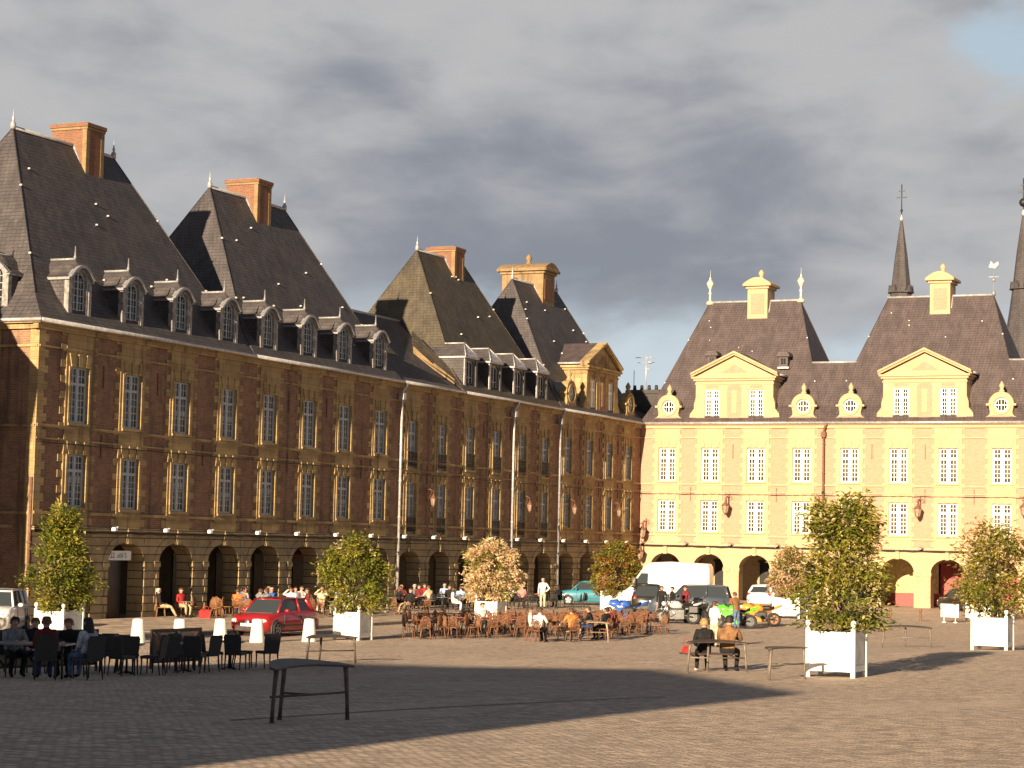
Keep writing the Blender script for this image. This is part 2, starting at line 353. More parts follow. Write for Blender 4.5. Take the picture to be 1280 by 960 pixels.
def terr(x, y):
    d = -math.sin(YAW) * x + math.cos(YAW) * y
    s = (75 - d) * .028; h = .5 * (s + math.sqrt(s * s + .01))
    sg = lambda q: 1 / (1 + math.exp(-q))
    h += .45 * sg((x + 20) / 2.5) * math.exp(-((y - 70) / 14) ** 2) - .28 * sg(-(x + 22) / 2) * math.exp(-((y - 44) / 11) ** 2)
    k = 2.2 - h
    return 2.2 - .5 * (k + math.sqrt(k * k + .02))
KERB_X = -43.3
def gz(x, y): return terr(x, y) + (0.11 if x < KERB_X and y > 64 else 0.0)
def P3(x, y): return (x, y, gz(x, y))
ORD = ['first', 'second', 'third', 'fourth', 'fifth', 'sixth', 'seventh', 'eighth', 'ninth', 'tenth', 'eleventh', 'twelfth', 'thirteenth', 'fourteenth', 'fifteenth', 'sixteenth', 'seventeenth', 'eighteenth', 'nineteenth', 'twentieth', 'twenty-first', 'twenty-second', 'twenty-third', 'twenty-fourth', 'twenty-fifth', 'twenty-sixth', 'twenty-seventh', 'twenty-eighth', 'twenty-ninth', 'thirtieth']

# ------------------------------------------------------------------ ground
g = MB()
xs = [-900, -400, -200, -120, -90] + [-80 + 2.0 * i for i in range(56)] + [40, 60, 100, 200, 400, 900]
ys = [-900, -400, -200, -120, -80, -60, -40, -25] + [-16 + 2.0 * i for i in range(86)] + [170, 200, 260, 400, 700, 1500]
g.add([(x, y, terr(x, y) if abs(x) < 300 and -300 < y < 300 else (2.2 if y < 0 else 0)) for y in ys for x in xs],
      [[j * len(xs) + i, j * len(xs) + i + 1, (j + 1) * len(xs) + i + 1, (j + 1) * len(xs) + i] for j in range(len(ys) - 1) for i in range(len(xs) - 1)], 0, True)
tag(g.build('ground', 'setts'), kind='structure')
p = MB()
py = [64 + 3.0 * i for i in range(27)]
p.add([(x, y, terr(x, y) + 0.11) for y in py for x in (-53.0, -48, KERB_X - 0.3)] , [[j * 3 + i, j * 3 + i + 1, (j + 1) * 3 + i + 1, (j + 1) * 3 + i] for j in range(len(py) - 1) for i in range(2)])
tag(p.build('pavement', 'flagstones'), kind='structure')
k = MB()
for a, b_ in zip(py[:-1], py[1:]):
    for q in range(3):
        y0 = a + q; y1 = y0 + 0.985
        z0 = terr(KERB_X, y0)
        k.box(KERB_X - 0.3, KERB_X, y0, y1, z0 - 0.1, z0 + 0.118)
tag(k.build('kerb', 'kerb_stone'), kind='structure')
d = MB()
dl = [(-15.0, 24.4), (-14.56, 29.09), (-13.85, 33.3), (-13.2, 36.5)]
for i in range(len(dl) - 1):
    a = Vector(dl[i]); b_ = Vector(dl[i + 1]); n = 8; o = (b_ - a).normalized(); pr = Vector((-o.y, o.x)) * 0.05
    for j in range(n):
        p0 = a + (b_ - a) * j / n; p1 = a + (b_ - a) * (j + 1) / n
        d.add([(*(p0 - pr), terr(*p0) + .006), (*(p0 + pr), terr(*p0) + .006), (*(p1 + pr), terr(*p1) + .006), (*(p1 - pr), terr(*p1) + .006)], [(0, 1, 2, 3)])
tag(d.build('drain_channel', 'dark_iron'), kind='structure')

# ------------------------------------------------------------------ buildings (local: x along the front, y into the block, z up)
DEP = 10.4; EAVE = 12.5; RIDGE = 21.7
WINCACHE = {}
def window_meshes(wd, ht, style):
    """frame mesh and glass mesh, origin bottom centre, front at y=0"""
    key = (round(wd, 2), round(ht, 2), style)
    if key in WINCACHE: return WINCACHE[key]
    f = MB(); gl = MB(); h = wd / 2
    bright = style == 'white'
    fr = 0.085 if bright else 0.07; y0, y1 = 0.0, 0.07
    tr = ht * (0.70 if ht < 2.6 else 0.74)                      # transom height
    f.box(-h, -h + fr, y0, y1, 0, ht); f.box(h - fr, h, y0, y1, 0, ht)
    f.box(-h + fr, h - fr, y0, y1, 0, fr * 1.2); f.box(-h + fr, h - fr, y0, y1, ht - fr, ht)
    mid = 0.19 if bright else 0.12
    f.box(-mid / 2, mid / 2, y0 - .015, y1, fr * 1.2, ht - fr)
    tb = 0.17 if bright else 0.12
    for sx in (-1, 1):
        a, b_ = sorted((sx * mid / 2, sx * (h - fr)))
        f.box(a, b_, y0 - .01, y1, tr - tb / 2, tr + tb / 2)
        st = 0.05
        # casement stiles
        for (z0, z1, rows) in ((fr * 1.2, tr - tb / 2, 5 if ht < 2.6 else 4), (tr + tb / 2, ht - fr, 2)):
            c = (a + b_) / 2
            f.box(c - .02, c + .02, y0 + .01, y1, z0, z1)
            f.box(a, a + st, y0 + .005, y1, z0, z1); f.box(b_ - st, b_, y0 + .005, y1, z0, z1)
            for r_ in range(1, rows):
                z = z0 + (z1 - z0) * r_ / rows
                f.box(a + st, c - .02, y0 + .012, y1, z - .017, z + .017); f.box(c + .02, b_ - st, y0 + .012, y1, z - .017, z + .017)
    gl.add([(-h, y1 - .02, 0), (h, y1 - .02, 0), (h, y1 - .02, ht), (-h, y1 - .02, ht)], [(0, 1, 2, 3)])
    fm = f.mesh('window', ['window_white' if bright else 'window_grey'])
    WINCACHE[key] = (fm, gl.mesh('glass', ['warm_reflect_glass' if bright else 'sky_reflect_glass']), None)
    return WINCACHE[key]
def put_window(root, x, z, y, wd, ht, style, curtain=False):
    fm, gm, cm = window_meshes(wd, ht, style)
    o = inst('window', fm, root, (x, y, z))
    inst('glass', gm, o)
    if curtain:                                            # a drawn blind behind the lower panes
        b_ = MB(); b_.add([(-wd / 2 + .1, .062, .1), (wd / 2 - .1, .062, .1), (wd / 2 - .1, .046, ht * curtain), (-wd / 2 + .1, .046, ht * curtain)], [(0, 1, 2, 3)])
        b_.build('blind', 'curtain', o)
    return o
def arch_loop(c, w_, spring, crown, n=14, base=0.0):
    pts = [(c - w_ / 2, base), (c - w_ / 2, spring)]
    for i in range(1, n):
        a = math.pi * (1 - i / n)
        pts.append((c + w_ / 2 * math.cos(a), spring + (crown - spring) * math.sin(a)))
    return pts + [(c + w_ / 2, spring), (c + w_ / 2, base)]
RAIL = {}
def railing_mesh(w_):
    if w_ in RAIL: return RAIL[w_]
    r = MB(); h = w_ / 2
    r.box(-h, h, -.02, .02, .88, .93); r.box(-h, h, -.015, .015, .06, .09); r.box(-h, h, -.015, .015, .5, .525)
    n = 9
    for i in range(n + 1): 
        x = -h + w_ * i / n; r.box(x - .013, x + .013, -.012, .012, .09, .88)
    for i in range(n):
        x = -h + w_ * (i + .5) / n
        r.lathe([(.008, 0), (.05, .06), (.05, .09), (.008, .15)], 6, (x, 0, .16))
    RAIL[w_] = r.mesh('railing', ['dark_iron']); return RAIL[w_]

def roof_part(root, L, rl, mat, ov0, ov1, chim=None, finials='small', hooks=True):
    m = MB()
    rx0, rx1 = (L - rl) / 2, (L + rl) / 2
    rings = [(-ov0, L + ov1, -.34, DEP + .34, EAVE + .02), (.55 if ov0 else .5, L - (.55 if ov1 else .5), .72, DEP - .72, 13.75)]
    vs = []
    for a, b_, c, d_, z in rings: vs += [(a, c, z), (b_, c, z), (b_, d_, z), (a, d_, z)]
    vs += [(rx0, DEP / 2, RIDGE), (rx1, DEP / 2, RIDGE)]
    fs = [[i, (i + 1) % 4, 4 + (i + 1) % 4, 4 + i] for i in range(4)] + [[4, 5, 9, 8], [5, 6, 9], [6, 7, 8, 9], [7, 4, 8]]
    m.add(vs, fs, 0)
    m.tube([(rx0 - .1, DEP / 2, RIDGE + .02), (rx1 + .1, DEP / 2, RIDGE + .02)], .085, 6, 1)
    for e, rx in ((4, rx0), (5, rx1), (6, rx1), (7, rx0)):
        a = Vector(vs[e]); b_ = Vector((rx, DEP / 2, RIDGE)); 
        m.tube([a, b_], .03, 5, 0)
    if hooks:
        r_ = random.Random(int(L * 100))
        for i in range(9):
            u = r_.random(); q = r_.uniform(.05, .85)
            z = 13.75 + (RIDGE - 13.75) * q; y = .72 + (DEP / 2 - .72) * q
            x0 = .55 + (rx0 - .55) * q; x1 = L - .55 + (rx1 - L + .55) * q
            x = x0 + (x1 - x0) * u; m.box(x - .035, x + .035, y - .11, y, z, z + .07, 1)
        for q in (.22, .63):
            for s0, s1, sg in ((.55, rx0, 1), (L - .55, rx1, -1)):
                z = 13.75 + (RIDGE - 13.75) * q; x = s0 + (s1 - s0) * q; y = .72 + (DEP / 2 - .72) * q
                m.box(x - .04, x + .04, y - .08, y + .04, z, z + .08, 1)
    ro = m.build('roof', [mat, 'zinc', 'lead'], root)
    for rx in ((rx1,) if finials == 'vane' else (rx0, rx1)):
        f = MB()
        if finials == 'small': f.lathe([(.12, -.1), (.13, .15), (.05, .25), (.07, .38), (.03, .48), (.012, .8)], 8)
        elif finials == 'vase':
            f.lathe([(.34, -.25), (.30, .0), (.10, .12), (.09, .7), (.16, .85), (.09, .95), (.08, 1.2), (.22, 1.45), (.33, 1.75), (.20, 2.0), (.07, 2.1), (.10, 2.2), (.02, 2.4), (.01, 3.0)], 10)
        elif finials == 'vane':
            f.lathe([(.15, -.1), (.12, .2), (.03, .3), (.025, 2.5)], 8)
            f.box(-.35, .35, -.02, .02, 1.2, 1.24); f.ball((0, 0, 1.0), .13)
            f.prism([(-.35, 1.9), (.1, 1.8), (.35, 2.1), (.3, 2.3), (0, 2.1), (-.2, 2.35)], lambda u, v, d: (u, d, v), -.02, .02)
        if finials == 'vase': f.v = [(x * .85, y * .85, z * .78) for x, y, z in f.v]
        f.build('finial', {'small': 'zinc', 'vase': 'gilt', 'vane': 'lead'}[finials], ro, (rx, DEP / 2, RIDGE + .05))
    for ch in chim or []:
        cx_, cw, cy0, cy1, top, kind = ch
        c = MB()
        mat_ = {'stone': 'clean_stone', 'oldstone': 'chimney_stone'}.get(kind, 'chimney_brick')
        c.box(cx_ - cw / 2, cx_ + cw / 2, cy0, cy1, 17.5, top - .18, 0)
        if 'stone' in kind:
            c.box(cx_ - cw / 2 + .25, cx_ + cw / 2 - .25, cy0 - .03, cy0, 20.7, top - .75, 2)
            c.bbox(cx_ - cw / 2 - .12, cx_ + cw / 2 + .12, cy0 - .12, cy1 + .12, top - .4, top - .22, 0)
            c.bbox(cx_ - cw / 2 - .32, cx_ + cw / 2 + .32, cy0 - .32, cy1 + .32, top - .22, top, 0, .06)
            n = 9; pr = [(cx_ - cw / 2 - .25 + (cw + .5) * i / n, top + .42 * math.sin(math.pi * i / n)) for i in range(n + 1)]
            c.prism(pr, lambda u, v, d: (u, d, v), cy0 - .25, cy1 + .25, 0)
            c.lathe([(.18, 0), (.2, .15), (.1, .2), (.2, .36), (.22, .48), (.12, .64), (.05, .72)], 10, (cx_, (cy0 + cy1) / 2, top + .36), 0)
        else:
            for k_ in (-1, 1):
                c.box(cx_ + k_ * (cw / 2 - .1) - .13, cx_ + k_ * (cw / 2 - .1) + .13, cy0 - .015, cy0 + .22, 17.6, top - .3, 2)
            c.bbox(cx_ - cw / 2 - .06, cx_ + cw / 2 + .06, cy0 - .06, cy1 + .06, top - .3, top - .18, 2)
            c.bbox(cx_ - cw / 2 - .1, cx_ + cw / 2 + .1, cy0 - .1, cy1 + .1, top - .18, top, 0)
            c.box(cx_ - cw / 2 + .1, cx_ + cw / 2 - .1, cy0 + .15, cy1 - .15, top, top + .06, 2)
        zf = 12.5 + (cy0) / 5.2 * 9.2 - .5
        q = (zf - 13.75) / (RIDGE - 13.75)
        c.box(cx_ - cw / 2 - .1, cx_ + cw / 2 + .1, cy0 - .1, cy0 + .3, zf - .25, zf + .28, 1)
        for k_ in (-1, 1): c.tube([(cx_ + k_ * (cw / 2 + .02), cy0 - .05, zf + .1), (cx_ + k_ * (cw / 2 + .02), DEP / 2 - .02, RIDGE + .06)], .075, 5, 1)
        c.build('chimney', [mat_, 'zinc', {'stone': 'clean_brick', 'oldstone': 'chimney_brick'}.get(kind, 'chimney_stone')], ro)
    return ro

DORM = {}
def arch_dormer_meshes():
    if 'arch' in DORM: return DORM['arch']
    m = MB(); y0 = .12; hw = .80; zb = 12.74; zs = 14.42; zc = 14.90
    F = lambda u, v, d: (u, y0 + d, v)
    hole = arch_loop(0, .98, zs, zc, 12, zb + .14)
    out = [(-hw, zb)] + [(-hw, zs + .1)] + [(-hw + hw * 2 * i / 12, zs + .1 + .62 * math.sin(math.pi * i / 12)) for i in range(1, 12)] + [(hw, zs + .1), (hw, zb)]
    m.poly(out, [hole], F, 0, .14)
    for sx in (-1, 1):
        m.box(min(sx * hw, sx * (hw - .14)), max(sx * hw, sx * (hw - .14)), y0 + .005, 2.0, zb, zs + .1, 3)
        m.box(min(sx * hw, sx * (hw - .16)) - .012, max(sx * hw, sx * (hw - .16)) + .012, y0 - .03, y0 + .2, zb, zs + .1, 0)
        m.box(min(sx * (hw - .06), sx * (hw + .11)), max(sx * (hw - .06), sx * (hw + .11)), y0 - .1, 2.1, zs + .02, zs + .13, 2)
    m.box(-hw - .06, hw + .06, y0 - .1, y0 + .1, zb - .1, zb - .002, 2)
    # hood: segmental arch moulding standing out at the front
    arc = [(-hw - .1 + (2 * hw + .2) * i / 14, zs + .12 + .60 * math.sin(math.pi * i / 14)) for i in range(15)]
    inn = [(-hw + .04 + (2 * hw - .08) * i / 14, zs + .12 + .48 * math.sin(math.pi * i / 14)) for i in range(14, -1, -1)]
    m.prism(arc + inn, F, -.2, .06, 2)
    # slated roof with concave flanks
    cs = [(-hw - .14, zs + .14), (-.58, zs + .33), (-.34, zs + .72), (0, zs + 1.0), (.34, zs + .72), (.58, zs + .33), (hw + .14, zs + .14)]
    ya, yb = y0 + .32, 3.6
    vs = [(u, y0 - .02 if i in (0, 6) else ya + .0, v) for i, (u, v) in enumerate(cs)] + [(u, yb, v) for u, v in cs]
    m.add(vs, [[i, i + 1, 8 + i, 7 + i] for i in range(6)] , 1)
    m.add([(u, y0 - .02, v) for u, v in arc] + [vs[i] for i in range(7)], [[i, i + 1, 15 + min(6, (i + 1) // 2)] for i in range(14)] + [[2 * i + 1, 15 + i, 15 + i + 1] for i in range(6)], 1)
    m.tube([(0, ya - .05, zs + 1.0), (0, 1.95, zs + 1.0)], .06, 6, 2)
    m.ball((0, 1.92, zs + 1.06), .17, 8, 2)
    m.lathe([(.06, 0), (.07, .1), (.04, .16), (.022, .55)], 6, (0, ya - .02, zs + 1.0), 2)
    f = MB(); q = arch_loop(0, .98, zs, zc, 12, zb + .14)
    inr = [(u * .86, zb + .2 + (v - zb - .14) * .94) for u, v in q]
    G_ = lambda u, v, d: (u, y0 + .12 + d, v)
    f.prism(q, G_, 0, .05, 0, [inr]); 
    f.box(-.03, .03, y0 + .11, y0 + .17, zb + .2, zc - .05, 0)
    for x in (-.24, .24): f.box(x - .014, x + .014, y0 + .125, y0 + .17, zb + .2, zs + .2, 0)
    for k_ in range(1, 7):
        z = zb + .2 + k_ * .3
        if z < zc: 
            for a, b_ in ((-.43, -.254), (-.226, -.03), (.03, .226), (.254, .43)): f.box(a, b_, y0 + .128, y0 + .17, z - .014, z + .014, 0)
    f.poly(q, [], lambda u, v, d: (u, y0 + .16, v), 1)
    DORM['arch'] = (m.mesh('dormer', ['worn_zinc', 'slate', 'lead', 'slate']), f.mesh('window', ['window_grey', 'glass']))
    return DORM['arch']
def square_dormer_meshes():
    if 'sq' in DORM: return DORM['sq']
    m = MB(); y0 = .10; hw = .88; zb = 12.7; zt = 14.6
    F = lambda u, v, d: (u, y0 + d, v)
    hole = [(-.5, zb + .12), (-.5, zt - .28), (-.3, zt - .12), (.3, zt - .12), (.5, zt - .28), (.5, zb + .12)]
    m.poly([(-hw, zb), (-hw, zt), (hw, zt), (hw, zb)], [hole], F, 0, .15)
    for sx in (-1, 1): 
        m.box(min(sx * hw, sx * (hw - .12)), max(sx * hw, sx * (hw - .12)), y0 + .005, 2.0, zb, zt, 3)
        m.box(min(sx * (hw - .2), sx * (hw + .02)), max(sx * (hw - .2), sx * (hw + .02)), y0 - .05, y0 - .002, zb, zt - .05, 2 if sx < 0 else 0)
    m.box(-hw - .1, hw + .1, y0 - .14, 2.1, zt, zt + .1, 2)
    vs = [(-hw - .12, y0 - .16, zt + .1), (hw + .12, y0 - .16, zt + .1), (hw + .12, 3.4, zt + .1), (-hw - .12, 3.4, zt + .1), (0, y0 + .45, zt + .95), (0, 3.4, zt + .95)]
    m.add(vs, [(0, 1, 4)], 2); m.add(vs, [(1, 2, 5, 4), (3, 0, 4, 5)], 1)
    m.tube([(0, y0 + .42, zt + .96), (0, 2.3, zt + .96)], .05, 6, 2)
    for sx in (-1, 1): m.tube([(sx * (hw + .12), y0 - .16, zt + .12), (0, y0 + .45, zt + .97)], .04, 5, 2)
    f = MB(); 
    f.prism(hole, lambda u, v, d: (u, y0 + .1 + d, v), 0, .05, 0, [[(u * .86, zb + .2 + (v - zb - .12) * .9) for u, v in hole]])
    f.box(-.035, .035, y0 + .09, y0 + .15, zb + .18, zt - .16, 0)
    f.box(-.45, -.04, y0 + .1, y0 + .15, zb + .78, zb + .82, 0); f.box(.04, .45, y0 + .1, y0 + .15, zb + .78, zb + .82, 0)
    f.poly(hole, [], lambda u, v, d: (u, y0 + .14, v), 1)
    DORM['sq'] = (m.mesh('dormer', ['dark_lead', 'slate', 'zinc', 'slate']), f.mesh('window', ['window_grey', 'glass']))
    return DORM['sq']
def oculus_meshes(tone):
    if 'oc' + tone in DORM: return DORM['oc' + tone]
    m = MB(); y0 = -.02; F = lambda u, v, d: (u, y0 + d, v)
    zc = 13.55
    half = [(.86, 12.56), (.86, 12.95), (.76, 13.05), (.74, 13.2)]
    arc = [(.84 * math.cos(a), zc + .16 + .84 * math.sin(a)) for a in [math.pi * i / 16 for i in range(17)]]
    out = half + arc + [(-u, v) for u, v in reversed(half)]
    circ = lambda r, n=20: [(r * math.cos(2 * math.pi * i / n), zc + .12 + r * math.sin(2 * math.pi * i / n)) for i in range(n)]
    m.prism(out, F, 0, .5, 0, [circ(.47)])
    m.prism(circ(.66), F, -.07, .0 - .002, 0, [circ(.5)])
    for sx in (-1, 1):
        m.box(min(sx * .70, sx * 1.0), max(sx * .70, sx * 1.0), y0 - .06, .45, 13.62, 13.76, 0)
        m.box(min(sx * .80, sx * 1.0), max(sx * .80, sx * 1.0), y0 - .02, .45, 12.62, 12.9, 0)
    m.box(-.95, .95, y0 - .08, .3, 12.54, 12.64, 0)
    m.box(-.6, .6, y0 - .025, y0 - .002, 12.72, 12.98, 2)
    m.lathe([(.19, 0), (.2, .12), (.1, .2), (.17, .34), (.19, .46), (.1, .62), (.03, .75)], 10, (0, .2, zc + .98), 0)
    m.prism([(.8 * math.cos(a), zc + .14 + .8 * math.sin(a)) for a in [math.pi * i / 10 for i in range(11)]] + [(-.8, 12.6), (.8, 12.6)], F, .5, 1.9, 1)
    f = MB(); f.prism(circ(.47), F, .1, .16, 0, [circ(.38)])
    f.box(-.03, .03, y0 + .1, y0 + .15, zc - .27, zc + .51, 0); f.box(-.39, -.032, y0 + .1, y0 + .15, zc + .09, zc + .15, 0); f.box(.032, .39, y0 + .1, y0 + .15, zc + .09, zc + .15, 0)
    for x in (-.2, .2): f.box(x - .012, x + .012, y0 + .11, y0 + .15, zc - .2, zc + .44, 0)
    f.poly(circ(.47), [], lambda u, v, d: (u, y0 + .15, v), 1)
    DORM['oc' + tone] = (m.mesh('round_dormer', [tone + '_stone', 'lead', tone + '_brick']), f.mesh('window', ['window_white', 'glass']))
    return DORM['oc' + tone]
def pediment_meshes(tone):
    if 'pd' + tone in DORM: return DORM['pd' + tone]
    m = MB(); y0 = -.03; F = lambda u, v, d: (u, y0 + d, v); hw = 2.85; zb = 12.56; zt = 15.55; za = 17.3
    holes = [[(c - .56, zb + .18), (c - .56, zb + 2.3), (c + .56, zb + 2.3), (c + .56, zb + .18)] for c in (-1.62, 1.62)]
    m.poly([(-hw, zb), (-hw, zt), (hw, zt), (hw, zb)], holes, F, 0, .22)
    for sx in (-1, 1):
        m.box(min(sx * hw, sx * (hw - .3)), max(sx * hw, sx * (hw - .3)), y0 + .005, 3.4, zb, zt, 0)
        con = [(sx * hw, zb), (sx * hw, zb + 1.75), (sx * (hw + .12), zb + 1.35), (sx * (hw + .14), zb + .95), (sx * (hw + .42), zb + .6), (sx * (hw + .5), zb)]
        m.prism(con, F, .02, .4, 0)
    m.box(-hw - .5, hw + .5, y0 - .1, .4, zb - .03, zb + .08, 0)
    for z, e, o in ((zt - .32, .05, .05), (zt - .06, .14, .14), (zt + .1, .26, .24)):
        m.box(-hw - e, hw + e, y0 - o, 3.3, z, z + .14, 0)
    zt2 = zt + .24; 
    m.prism([(-hw - .05, zt2), (0, za - .1), (hw + .05, zt2)], F, 0, .3, 0)
    for sx in (-1, 1):                                         # raking cornice
        for dz, o in ((0, .16), (.14, .28)):
            m.prism([(sx * (hw + .35), zt2 + dz - .02), (sx * 0, za + dz), (sx * 0, za + dz + .145), (sx * (hw + .35), zt2 + dz + .125)], F, -o, .4, 0)
    m.prism([(-.95, zt2 + .28), (0, zt2 + .85), (.95, zt2 + .28)], F, -.02, -.003, 2)
    pan = [(.52 * math.cos(a) * (1 if abs(math.cos(a)) > .5 else .9), zb + 1.45 + (1.15 if math.sin(a) > 0 else -1.15) + .22 * math.sin(a)) for a in [math.pi * 2 * i / 16 + .1 for i in range(16)]]
    m.prism([(-.52, zb + .45), (-.36, zb + .3), (.36, zb + .3), (.52, zb + .45), (.52, zb + 2.4), (.36, zb + 2.62), (-.36, zb + 2.62), (-.52, zb + 2.4)], F, -.02, -.004, 2)
    m.box(-.2, .2, y0 - .05, y0 - .021, zb + .62, zb + 2.25, 0)
    for c in (-1.62, 1.62): m.box(c - .45, c + .45, y0 - .02, y0 - .004, zb + 2.42, zb + 2.62, 2)
    vs = [(-hw - .38, y0 + .35, zt2 + .1), (hw + .38, y0 + .35, zt2 + .1), (0, y0 + .35, za + .26), (-hw - .38, 4.6, zt2 + .1), (hw + .38, 4.6, zt2 + .1), (0, 4.6, za + .26)]
    m.add(vs, [(0, 2, 5, 3), (2, 1, 4, 5)], 1)
    for sx in (-1, 1): m.tube([(sx * (hw + .4), .3, zt2 + .12), (sx * (hw + .4), 2.1, zt2 + .12)], .08, 6, 3)
    f = []
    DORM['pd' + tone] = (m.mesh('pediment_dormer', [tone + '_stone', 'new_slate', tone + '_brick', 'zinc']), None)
    return DORM['pd' + tone]

def pavilion(name, label, x0, y0, rot, L, bays, old=True, arch=(2.75, 2.55, 3.4), up=(8.4, 10.75), lo=(4.85, 7.05), ridge=7.6, ov=(0, 0),
             chim=None, dormer=None, slate_mat='slate', finials='small', rails=False, roofed=True, end=None, ends=(False, False), curtains=(), jamb=.85, back='inner_wall', boost=1.0, wwid=1.3):
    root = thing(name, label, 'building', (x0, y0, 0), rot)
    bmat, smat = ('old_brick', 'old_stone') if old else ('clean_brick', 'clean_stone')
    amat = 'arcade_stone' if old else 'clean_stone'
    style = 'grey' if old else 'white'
    F = lambda u, v, d: (u, d, v)
    wl = MB(); hs = .95; pr = .07
    Z0, Z1 = 3.95, EAVE - .12
    edges = [0.0]
    for c in bays: edges += [c - hs, c + hs]
    edges.append(L)
    for i in range(0, len(edges), 2):
        a, b_ = edges[i], edges[i + 1]
        if b_ > a: wl.add([(a, 0, Z0), (b_, 0, Z0), (b_, 0, Z1), (a, 0, Z1)], [(0, 1, 2, 3)], 0)
    hw = wwid / 2
    for c in bays:
        hl = [[(c - hw, z0), (c - hw, z1), (c + hw, z1), (c + hw, z0)] for z0, z1 in (lo, up)]
        wl.poly([(c - hs, Z0), (c - hs, Z1), (c + hs, Z1), (c + hs, Z0)], hl, lambda u, v, d: (u, -pr + d, v), 1, .36)
        for x in (c - hs, c + hs): wl.add([(x, -pr, Z0), (x, .02, Z0), (x, .02, Z1), (x, -pr, Z1)], [(0, 1, 2, 3)], 1)
        k_ = 0; z = Z0 + .15
        while z < Z1 - .35:                                    # long-and-short work either side of the bay
            if k_ % 2 == 0:
                e = .34 if old else .17
                wl.box(c - hs - e, c - hs - .001, -.045, .01, z, z + .31, 1); wl.box(c + hs + .001, c + hs + e, -.045, .01, z, z + .31, 1)
            k_ += 1; z += .33
        for z0, z1 in (lo, up) if old else ():
            for sx in (-1, 1):
                a, b_ = sorted((c + sx * hw, c + sx * (hw + .13))); wl.box(a, b_, -pr - .042, -pr - .001, z0 - .01, z1 + .01, 1)
        for z0, z1 in (lo, up):
            wl.box(c - hw - .12, c + hw + .12, -pr - .08, -pr + .0 - .001, z0 - .13, z0 - .02, 1)         # sill
            for dx, tl in ((-.5, -.12), (0, 0), (.5, .12)):        # three raised voussoirs
                a = .13
                wl.prism([(c + dx - a, z1 + .02), (c + dx + tl - a - .03, z1 + .56), (c + dx + tl + a + .03, z1 + .56), (c + dx + a, z1 + .02)], F, -pr - .05, -pr - .001, 1)
    # thin string courses over the brick piers and a full band over the arcade
    for z, h, o in ((8.12, .12, .10), (4.52, .12, .10), (11.42, .08, .09), (7.62, .05, .085)):
        wl.box(0.003, L - .003, -o, .0, z, z + h, 1)
    if ov[0]:                                                   # corner quoins
        k_ = 0; z = Z0 + .1
        while z < Z1 - .3:
            e = .62 if k_ % 2 else .4
            wl.box(-.04, e, -.05, .4, z, z + .325, 1); k_ += 1; z += .33
    # iron wall ties
    r_ = random.Random(int(L * 31 + y0))
    for i, c in enumerate(bays[:-1]):
        x = (c + bays[i + 1]) / 2 + r_.uniform(-.2, .2)
        for z in (10.0, 7.0):
            if r_.random() < .75: wl.box(x - .025, x + .025, -.05, -.002, z, z + 1.0, 2)
    wall = wl.build('wall', [bmat, smat, 'rust_iron'], root)
    # arcade
    ar = MB(); aw, asg, acr = arch
    path = [(0, 0)]; 
    for c in bays: path += arch_loop(c, aw, asg, acr)
    outer = path + [(L, 0), (L, Z0 - .002), (0, Z0 - .002)]
    AF = lambda u, v, d: (u, -.03 + d, v)
    ar.poly(outer, [], AF, 0)
    for c in bays:
        lp = arch_loop(c, aw, asg, acr)
        n = len(lp)
        ar.add([AF(u, v, 0) for u, v in lp] + [AF(u, v, jamb) for u, v in lp], [[i, i + 1, n + i + 1, n + i] for i in range(n - 1)], 0)
        ar.box(c - .13, c + .13, -.2, -.031, acr - .06, Z0 + .05, 0)                       # keystone
        # voussoir ring, 4 cm proud
        o2 = arch_loop(c, aw + .7, asg, acr + .36)[1:-1]; i2 = arch_loop(c, aw, asg, acr)[1:-1]
        ar.prism(o2 + i2[::-1], AF, -.03, -.001, 0)
        for sx in (-1, 1):
            a, b_ = sorted((c + sx * aw / 2 - sx * .05, c + sx * (aw / 2 + .42)))
            ar.box(a, b_, -.11, .25, asg - .22, asg + .02, 0)                               # impost
            k_ = 0; z = .35
            while z < asg - .4:
                e = .36 if k_ % 2 else .22
                a, b_ = sorted((c + sx * aw / 2, c + sx * (aw / 2 + e)))
                ar.box(a, b_, -.075, .02, z, z + .33, 0); k_ += 1; z += .36
    ar.box(.002, L - .002, -.16, .0, Z0 - .08, Z0 + .06, 0)
    arc = ar.build('arcade', [amat], root)
    iw = MB()
    yb = 4.6
    iw.add([(0, yb, 0), (L, yb, 0), (L, yb, Z0), (0, yb, Z0)], [(0, 1, 2, 3)], 0)
    iw.add([(0, jamb * .5, 3.7), (L, jamb * .5, 3.7), (L, yb, 3.7), (0, yb, 3.7)], [(0, 1, 2, 3)], 0)
    for i, c in enumerate(bays):
        if back == 'painted':
            if i == 1: iw.box(c - 1.9, c + 1.9, yb - .06, yb - .01, .9, 3.6, 3); iw.box(c - 1.9, c + 1.9, yb - .07, yb - .01, 0, .898, 2)
            elif i >= 2: iw.box(c - 1.6, c + 1.6, yb - .06, yb - .01, 0, 3.0, 2)
            else: iw.box(c - 1.2, c + 1.2, yb - .06, yb - .01, 0, 2.9, 1)
        else:
            iw.box(c - 1.05, c + 1.05, yb - .06, yb - .01, 0, 2.75, 1)
            iw.box(c - 1.15, c + 1.15, yb - .1, yb - .06, 2.75, 2.9, 2 if (i + int(y0)) % 3 == 0 else 1)
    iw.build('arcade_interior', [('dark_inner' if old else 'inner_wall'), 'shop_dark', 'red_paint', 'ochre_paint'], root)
    # shell: back and ends
    sh = MB()
    sh.add([(0, DEP, 0), (L, DEP, 0), (L, DEP, EAVE), (0, DEP, EAVE)], [(0, 1, 2, 3)], 0)
